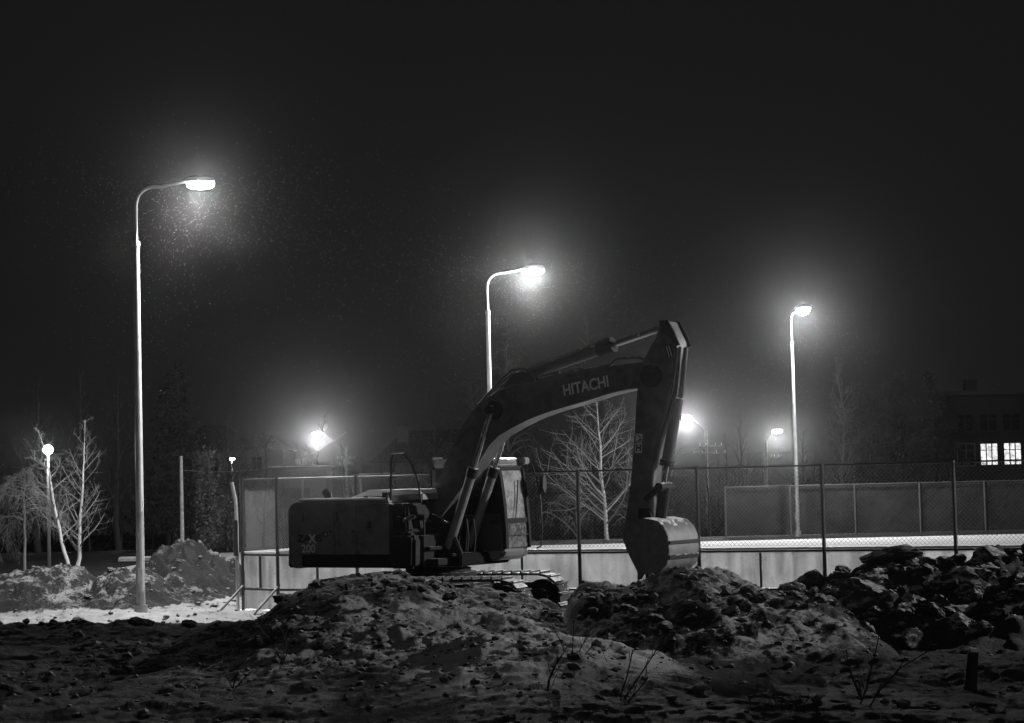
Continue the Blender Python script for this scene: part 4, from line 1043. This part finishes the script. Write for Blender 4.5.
# arm cylinder along the boom's back
A0 = Lc(519, 377, 0); A1 = Lc(609, 345.5, 0); A2 = Lc(662, 328, 0)
d2 = (Vector((A2[0], 0, A2[1]))-Vector((A0[0], 0, A0[1]))).normalized(); a0 = Vector((A0[0], 0, A0[1])); Lb = math.dist(A0, A1)
b = MB(); b.tube([a0, a0+d2*Lb], .105, 18); cyl = up_part(b, 'arm_cylinder', M_paint_dark, smooth=True)
b = MB(); b.tube([a0+d2*(Lb-.22), a0+d2*(Lb+.1)], .145, 18); b.build('cylinder_gland', M_frame, cyl, smooth=True)
b = MB(); b.tube([a0+d2*(Lb+.1), Vector((A2[0], 0, A2[1]))], .055, 14); b.build('cylinder_rod', M_chrome, cyl, smooth=True)
b = MB(); b.tube([a0+d2*.1+Vector((0, -.15, .06)), a0+d2*(Lb-.2)+Vector((0, -.12, .1)), a0+d2*(Lb)+Vector((0, -.1, .12))], .018, 6); b.build('cylinder_pipe', M_steel, cyl, smooth=True)
br = pf([(508, 388), (540, 381), (533, 373), (524, 371), (514, 378)], 0)
b = MB(); b.prism(br, -.16, -.12); b.prism(br, .12, .16); up_part(b, 'cylinder_bracket', M_frame)
# hoses over the boom
hp = [[(482, 401), (492, 390), (502, 379), (512, 370), (524, 369), (533, 375)], [(488, 397), (500, 384), (511, 375), (522, 373), (530, 377)], [(478, 405), (498, 387.5), (520, 379), (536, 375.5), (560, 373)]]
for k, h in enumerate(hp):
    y = -.22+.14*k; b = MB(); b.tube([(Lc(x, yy, y)[0], y, Lc(x, yy, y)[1]) for x, yy in h], .026, 7); up_part(b, 'hydraulic_hose', M_black, smooth=True)
b = MB(); y = -.2; b.tube([(Lc(x, yy, y)[0], y, Lc(x, yy, y)[1]) for x, yy in [(538, 379), (575, 371.5), (610, 365.5), (616, 359), (622, 358), (640, 357.5), (646, 361)]], .024, 7); up_part(b, 'hydraulic_pipe', M_steel, smooth=True)
# bucket cylinder in front of the arm, linkage
y = 0; c0 = Lc(678, 398, 0); c1 = Lc(671, 440, 0); c2 = Lc(663, 486, 0)
C0v, C1v, C2v = [Vector((q[0], 0, q[1])) for q in (c0, c1, c2)]
b = MB(); b.tube([C0v, C0v+(C2v-C0v)*.72], .10, 16); cyl = up_part(b, 'bucket_cylinder', M_paint_dark, smooth=True)
b = MB(); b.tube([C0v+(C2v-C0v)*.70, C0v+(C2v-C0v)*.77], .13, 16); b.build('cylinder_gland', M_frame, cyl, smooth=True)
b = MB(); b.tube([C0v+(C2v-C0v)*.76, C2v], .05, 12); b.build('cylinder_rod', M_chrome, cyl, smooth=True)
b = MB(); g = pf([(676, 347), (686, 347), (684, 375), (682, 396), (677, 404), (670, 400)], .05); b.prism(g, -.13, -.09); b.prism(g, .09, .13); up_part(b, 'cylinder_bracket', M_steel, bevel=.01)
kx = Lc(665, 487, 0); Kv = Vector((kx[0], 0, kx[1]))
b = MB(); b.tube([Kv+Vector((0, -.24, 0)), Kv+Vector((0, .24, 0))], .08, 16); up_part(b, 'linkage_pin', M_frame, smooth=True)
lk0 = Lc(646, 500, -.22); 
for s in (-1, 1):
    yy = .225*s; b = MB(); b.tube([(lk0[0], yy, lk0[1]), (kx[0], yy, kx[1])], .055, 10); up_part(b, 'linkage_bar', M_frame, smooth=True)
lk1 = Lc(660, 524, 0)
b = MB(); b.tube([Kv, (lk1[0], 0, lk1[1])], [.12, .10], 12); up_part(b, 'bucket_link', M_frame, smooth=True)
# bucket
bh = .56
bs = [(628, 520), (643, 518), (657, 521), (663.5, 527), (667.5, 536), (669, 550), (667, 564), (661, 571), (650, 574), (640, 573), (636, 570), (629, 556), (623, 541), (624, 530)]
# near side is at -bh
side = pf(bs, -bh)
b = MB(); b.prism(side, -bh, -bh+.04); b.prism(side, bh-.04, bh); bk = up_part(b, 'bucket', M_steel, bevel=.008)
back = side[1:11]
b = MB(); n = len(back); ctrx = sum(p[0] for p in side)/len(side); ctrz = sum(p[1] for p in side)/len(side)
inn = [(p[0]+(ctrx-p[0])*.07, p[1]+(ctrz-p[1])*.07) for p in back]
b.prism(back+inn[::-1], -bh+.041, bh-.041); b.build('bucket_shell', M_steel, bk, smooth=True)
for k0 in (3, 4):
    u = back[k0]; v_ = back[k0+1]; c = ((u[0]+v_[0])/2, (u[1]+v_[1])/2); dx, dz = c[0]-ctrx, c[1]-ctrz; l = math.hypot(dx, dz); c = (c[0]+dx/l*.005, c[1]+dz/l*.005)
    tx, tz = (v_[0]-u[0]), (v_[1]-u[1]); l2 = math.hypot(tx, tz); tx /= l2; tz /= l2
    b = MB(); b.prism([(c[0]-tx*.03, c[1]-tz*.03), (c[0]+tx*.03, c[1]+tz*.03), (c[0]+tx*.03+dx/l*.025, c[1]+tz*.03+dz/l*.025), (c[0]-tx*.03+dx/l*.025, c[1]-tz*.03+dz/l*.025)], -bh+.02, bh-.02); b.build('wear_strip', M_frame, bk)
lip = Lc(625, 543, -bh); lip2 = Lc(637, 568, -bh)
for k in range(5):
    yy = -bh+.06+k*(2*bh-.12)/4
    b = MB(); b.prism([(lip2[0]-.02, lip2[1]-.02), (lip2[0]+.14, lip2[1]-.02), (lip2[0]+.03, lip2[1]-.2)], yy-.05, yy+.05); b.build('bucket_tooth', M_steel, bk)
b = MB(); e1_ = pf([(640, 519), (655, 522), (650, 508), (640, 508)], -.2); b.prism(e1_, -.26, -.2); b.prism(e1_, .2, .26); b.build('bucket_ear', M_frame, bk)

# ------------------------------------------------------------------ clods of frozen earth
def clod_mesh(seed, sub=3):
    rg = random.Random(seed); bm = bmesh.new(); bmesh.ops.create_icosphere(bm, subdivisions=sub, radius=1)
    ph = [Vector((rg.uniform(-1, 1), rg.uniform(-1, 1), rg.uniform(-1, 1))).normalized() for _ in range(16)]; of = [rg.uniform(.5, .82) for _ in ph]
    from mathutils import noise as mn
    off = Vector((seed*3.1, seed*1.7, 0))
    for v in bm.verts:
        p = v.co.normalized(); r = 1.0
        for q, o_ in zip(ph, of):
            dq = p.dot(q)
            if dq > 0: r = min(r, o_/dq) if dq > .01 else r
        r += .14*mn.noise(p*1.8+off)+.07*mn.noise(p*4.5+off)+.05*mn.noise(p*11+off)
        v.co = p*r
    me = bpy.data.meshes.new('dirt_clod'); bm.to_mesh(me); bm.free(); me.materials.append(M_clod)
    me.polygons.foreach_set('use_smooth', [True]*len(me.polygons))
    try: me.set_sharp_from_angle(angle=radians(30))
    except Exception: pass
    return me
CM = [clod_mesh(s, 4) for s in range(8)]
def clod(px, py, D, size, label, k, squash=(1, 1, .8), group=None, rz=0, tilt=0):
    p = P(px, py, D); o = bpy.data.objects.new('dirt_clod', CM[k % 8]); COL.objects.link(o); g = gz(p.x, D)
    o.location = (p.x, D, min(max(p.z, g-.1*size), g+size*squash[2]*1.6)); o.scale = (size*squash[0], size*squash[1], size*squash[2]); o.rotation_euler = (tilt, tilt*.6, rz)
    tag(o, label, 'clod', group); return o
G1 = 'frozen clods heaped at the right'
clod(897, 557, 34.3, .66, 'long flat slab of frozen earth crowning the right heap', 5, (1.12, .7, .36), rz=.1)
clod(990, 562, 33.9, .42, 'big rounded clod on top of the right heap near the edge', 1, (1.05, .9, .72))
clod(971, 598, 33.0, .50, 'large snow streaked clod lying below the rounded clod at the right', 2, (1.2, .9, .75), tilt=.4)
clod(862, 597, 32.6, .50, 'broad smooth clod facing out in the middle of the right heap', 3, (1.15, .8, .66), tilt=.2)
clod(941, 615, 32.2, .36, 'tilted pointed clod at the foot of the right heap', 4, (.7, .7, 1.1), tilt=.6)
clod(812, 583, 34.0, .32, 'clod forming the left shoulder of the right heap', 5, (1.2, .8, .8))
clod(585, 586, 32.4, .11, 'small upright clod silhouetted against the boards left of the bucket', 6, (1, 1, 1.3))
clod(284, 600, 33.3, .2, 'dark lump at the left foot of the front mound', 7, (1.2, 1, .8))
rg = random.Random(5)
for k in range(150):
    px_ = rg.uniform(785, 1050); top = np.interp(px_, [785, 860, 900, 1050], [590, 560, 556, 552]); v = rg.random()
    py_ = top+4+v*(636-top); D = 34.6-v*3.4; s = rg.choice((.08, .11, .14, .18, .23, .3))*rg.uniform(.8, 1.15)
    lb = ('small' if s < .14 else 'middling' if s < .21 else 'large')+' frozen clod '+('on the crest' if v < .3 else 'halfway down' if v < .68 else 'at the foot')+' of the right heap, '+('at its left end' if px_ < 850 else 'below the big slab' if px_ < 930 else 'towards the picture edge')
    clod(px_, py_, D, s, lb, k, (rg.uniform(.8, 1.3), rg.uniform(.7, 1.1), rg.uniform(.55, .95)), G1, rg.uniform(0, 6), rg.uniform(-.5, .5))
for k in range(34):
    px_ = rg.uniform(300, 460); py_ = np.interp(px_, [300, 352, 416, 460], [592, 578, 575, 588])+rg.uniform(-1, 26); D = 33.4-(rg.random())*2
    clod(px_, py_, D, rg.uniform(.05, .16), 'frozen earth clod on the crest of the front mound below the engine housing', k, (1.1, .9, .75), 'clods on the crest of the front mound', rg.uniform(0, 6))
for k in range(40):
    px_ = rg.uniform(585, 800); py_ = np.interp(px_, [585, 640, 700, 740, 800], [592, 582, 569, 582, 596])+abs(rg.gauss(0, 20)); D = 32-(rg.random())*3
    clod(px_, py_, D, rg.uniform(.05, .15), 'frozen earth clod on the mound beneath the bucket', k, (1.2, .9, .7), 'clods on the mound beneath the bucket', rg.uniform(0, 6))
for k in range(30):
    px_ = rg.uniform(-10, 290); D = rg.uniform(38.4, 40.6)
    clod(px_, 623+rg.uniform(-2, 4), D, rg.uniform(.05, .15), 'frozen clod on the dark ridge in front of the snowy strip at the left', k, (1.3, .9, .7), 'clods along the dark ridge at the left', rg.uniform(0, 6))
for k in range(14):
    px_ = rg.uniform(-20, 240); D = rg.uniform(44.6, 50); py_ = 572 if px_ < 110 else 575
    q_ = P(px_, 600, D); g_ = gz(q_.x, D)
    if g_ < .15: continue
    o = bpy.data.objects.new('dirt_clod', CM[k % 8]); COL.objects.link(o); s_ = rg.uniform(.05, .12); o.location = (q_.x, D, g_+.02); o.scale = (s_*1.2, s_, s_*.8); o.rotation_euler = (rg.uniform(-.5, .5), 0, rg.uniform(0, 6))
    tag(o, 'frozen clod lying on the earth banks behind the left street lamp', 'clod', 'clods on the left earth banks')
# countless crumbs
crumb = [(Vector(v.co), ) for v in CM[0].vertices]
bmx = bmesh.new(); bmesh.ops.create_icosphere(bmx, subdivisions=1, radius=1); cv = np.array([v.co[:] for v in bmx.verts]); cf = np.array([[v.index for v in f.verts] for f in bmx.faces]); bmx.free()
rn = np.random.RandomState(4); N = 9000
Yv = rn.uniform(22, 54, N); Xv = rn.uniform(-.27, .27, N)*Yv
hh_, _s = height(Xv, Yv); keep = ((hh_ > .25) | (rn.rand(N) < .30)) & (hh_ > -.015) & (((Xv-RA.x)*RN.x+(Yv-RA.y)*RN.y < -.3) | (Xv < -6.5))
Xv, Yv, hh_ = Xv[keep], Yv[keep], hh_[keep]; N = len(Xv); sz = rn.gamma(1.6, .013, N).clip(.008, .10)
jit = 1+.35*rn.uniform(-1, 1, (N, len(cv), 1)); V = cv[None]*jit*sz[:, None, None]*np.array([1.2, 1, .8])[None, None]+np.stack([Xv, Yv, hh_+sz*.35], -1)[:, None]
Fq = (cf[None]+(np.arange(N)*len(cv))[:, None, None]).reshape(-1, 3)
me = bpy.data.meshes.new('earth_crumbs'); me.from_pydata(V.reshape(-1, 3).tolist(), [], Fq.tolist()); me.materials.append(M_crumb)
o = bpy.data.objects.new('earth_crumbs', me); COL.objects.link(o); tag(o, 'small crumbs of earth scattered over the mounds', 'earth crumbs', kind='stuff')

# ------------------------------------------------------------------ dead weeds and a stub in the foreground
def weed(lines, D, label, r=.012, name='dead_weed', cat='weed', extra=None):
    base = P(lines[0][0][0], lines[0][0][1], D); zb = gz(base.x, D)
    t = MB(); rg = random.Random(len(label))
    for ln in lines:
        k = len(ln); dep = rg.uniform(-.15, .15); pts = []
        for i, (x, y) in enumerate(ln):
            q = P(x, y, D+dep*i); pts.append(q-base)
        rr_ = [r*(1-.65*i/(k-1)) for i in range(k)]
        t.tube(pts, rr_, 5)
        for i in range(1, k):
            for s in range(3):
                u = rg.random(); a_ = pts[i-1].lerp(pts[i], u); dd = (pts[i]-pts[i-1]).normalized()+Vector((rg.uniform(-.8, .8), rg.uniform(-.8, .8), rg.uniform(0, .5)))
                t.tube([a_, a_+dd*rg.uniform(.04, .14), a_+dd*rg.uniform(.16, .25)+Vector((0, 0, .03))], [r*.35, r*.25, r*.12], 3, cap=False)
    o = t.build(name, M_stalk); o.location = base; tag(o, label, cat); return o
weed([[(548, 730), (546, 705), (549, 680), (556, 664), (562, 655)], [(548, 712), (575, 716), (600, 720)]], 24.5, 'thick crooked dead stem with a side twig, bottom centre', .022)
weed([[(604, 732), (618, 702), (626, 680), (633, 650)], [(600, 730), (625, 698), (645, 668), (668, 632)], [(606, 728), (630, 700), (648, 678)]], 24.0, 'forked dead stems rising to the right, bottom centre', .016)
weed([[(572, 664), (573, 640), (574, 615)], [(574, 662), (585, 640), (600, 625)], [(574, 662), (590, 656), (606, 664)], [(570, 664), (560, 640), (550, 620)], [(576, 664), (598, 640), (607, 662)]], 26.5, 'small fan of dry stalks on the centre mound', .009)
weed([[(850, 730), (866, 690), (876, 650), (884, 610)], [(855, 730), (880, 690), (900, 668), (930, 650)], [(862, 700), (850, 672), (846, 650)]], 24.0, 'dark spreading weed in front of the right heap', .015)
weed([[(790, 730), (800, 712), (808, 703)], [(788, 730), (780, 715), (776, 706)]], 23.5, 'short forked twig at the bottom right of centre', .012)
weed([[(283, 665), (284, 640), (282, 620)], [(284, 660), (292, 640), (296, 628)], [(282, 660), (272, 645), (266, 632)]], 27.5, 'tuft of dry stalks left of the front mound', .01)
weed([[(232, 690), (238, 672), (240, 660)], [(233, 690), (226, 674), (222, 664)], [(234, 690), (246, 676), (254, 670)]], 26.0, 'low dry tuft in the dark left foreground', .01)
q0 = P(971, 716, 25.5); q1 = P(973, 648, 25.5)
b = MB(); b.tube([(0, 0, -.25), (0, 0, .3), ((q1-q0).x, 0, (q1-q0).z-.05)], [.09, .085, .07], 12); st = b.build('wooden_stake', M_stalk, bevel=.01); st.location = q0; tag(st, 'short dark stake with a pale tip in the bottom right', 'stake')
b = MB(); b.tube([((q1-q0).x, 0, (q1-q0).z-.048), ((q1-q0).x, 0, (q1-q0).z)], [.055, .05], 10); b.build('pale_tip', M_white, st)

# ------------------------------------------------------------------ falling snow round the lamps
b = MB(); rg = random.Random(12)
for (px_, py_, D, n_, sp_) in ((206, 190, 44.3, 4200, 2.5), (546, 276, 64, 3600, 3.2), (810, 318, 86, 1200, 3.2)):
    c = P(px_, py_, D)
    for k in range(n_):
        r_ = .85+rg.random()**1.0*sp_*2; a = rg.uniform(0, 2*pi); e = rg.uniform(-1, .25)
        q = c+Vector((cos(a)*r_-e*r_*.7, sin(a)*r_*.8, e*r_)); s = rg.uniform(.0021, .0050)*(D/44)**.7
        if q.z < .5: continue
        b.add([q+Vector((s, 0, 0)), q+Vector((-s*.5, s, 0)), q+Vector((-s*.5, -s, 0)), q+Vector((0, 0, s*1.3))], [(0, 1, 3), (1, 2, 3), (2, 0, 3), (0, 2, 1)])
o = b.build('falling_snow', M_snow); tag(o, 'fine snowflakes drifting below the street lamps', 'snowflakes', kind='stuff')

# ------------------------------------------------------------------ night haze
b = MB(); b.box(-720, 720, -75, 730, -14, 60); hz_ = b.build('haze', None or M_snow)
mt = bpy.data.materials.new('night_haze'); mt.use_nodes = True; nt = mt.node_tree; nt.nodes.remove(nt.nodes['Principled BSDF'])
pv = nt.nodes.new('ShaderNodeVolumePrincipled'); pv.inputs['Color'].default_value = grey(.9); pv.inputs['Density'].default_value = HAZE; pv.inputs['Anisotropy'].default_value = .972
nt.links.new(pv.outputs[0], nt.nodes['Material Output'].inputs['Volume'])
hz_.data.materials.clear(); hz_.data.materials.append(mt); tag(hz_, kind='stuff')
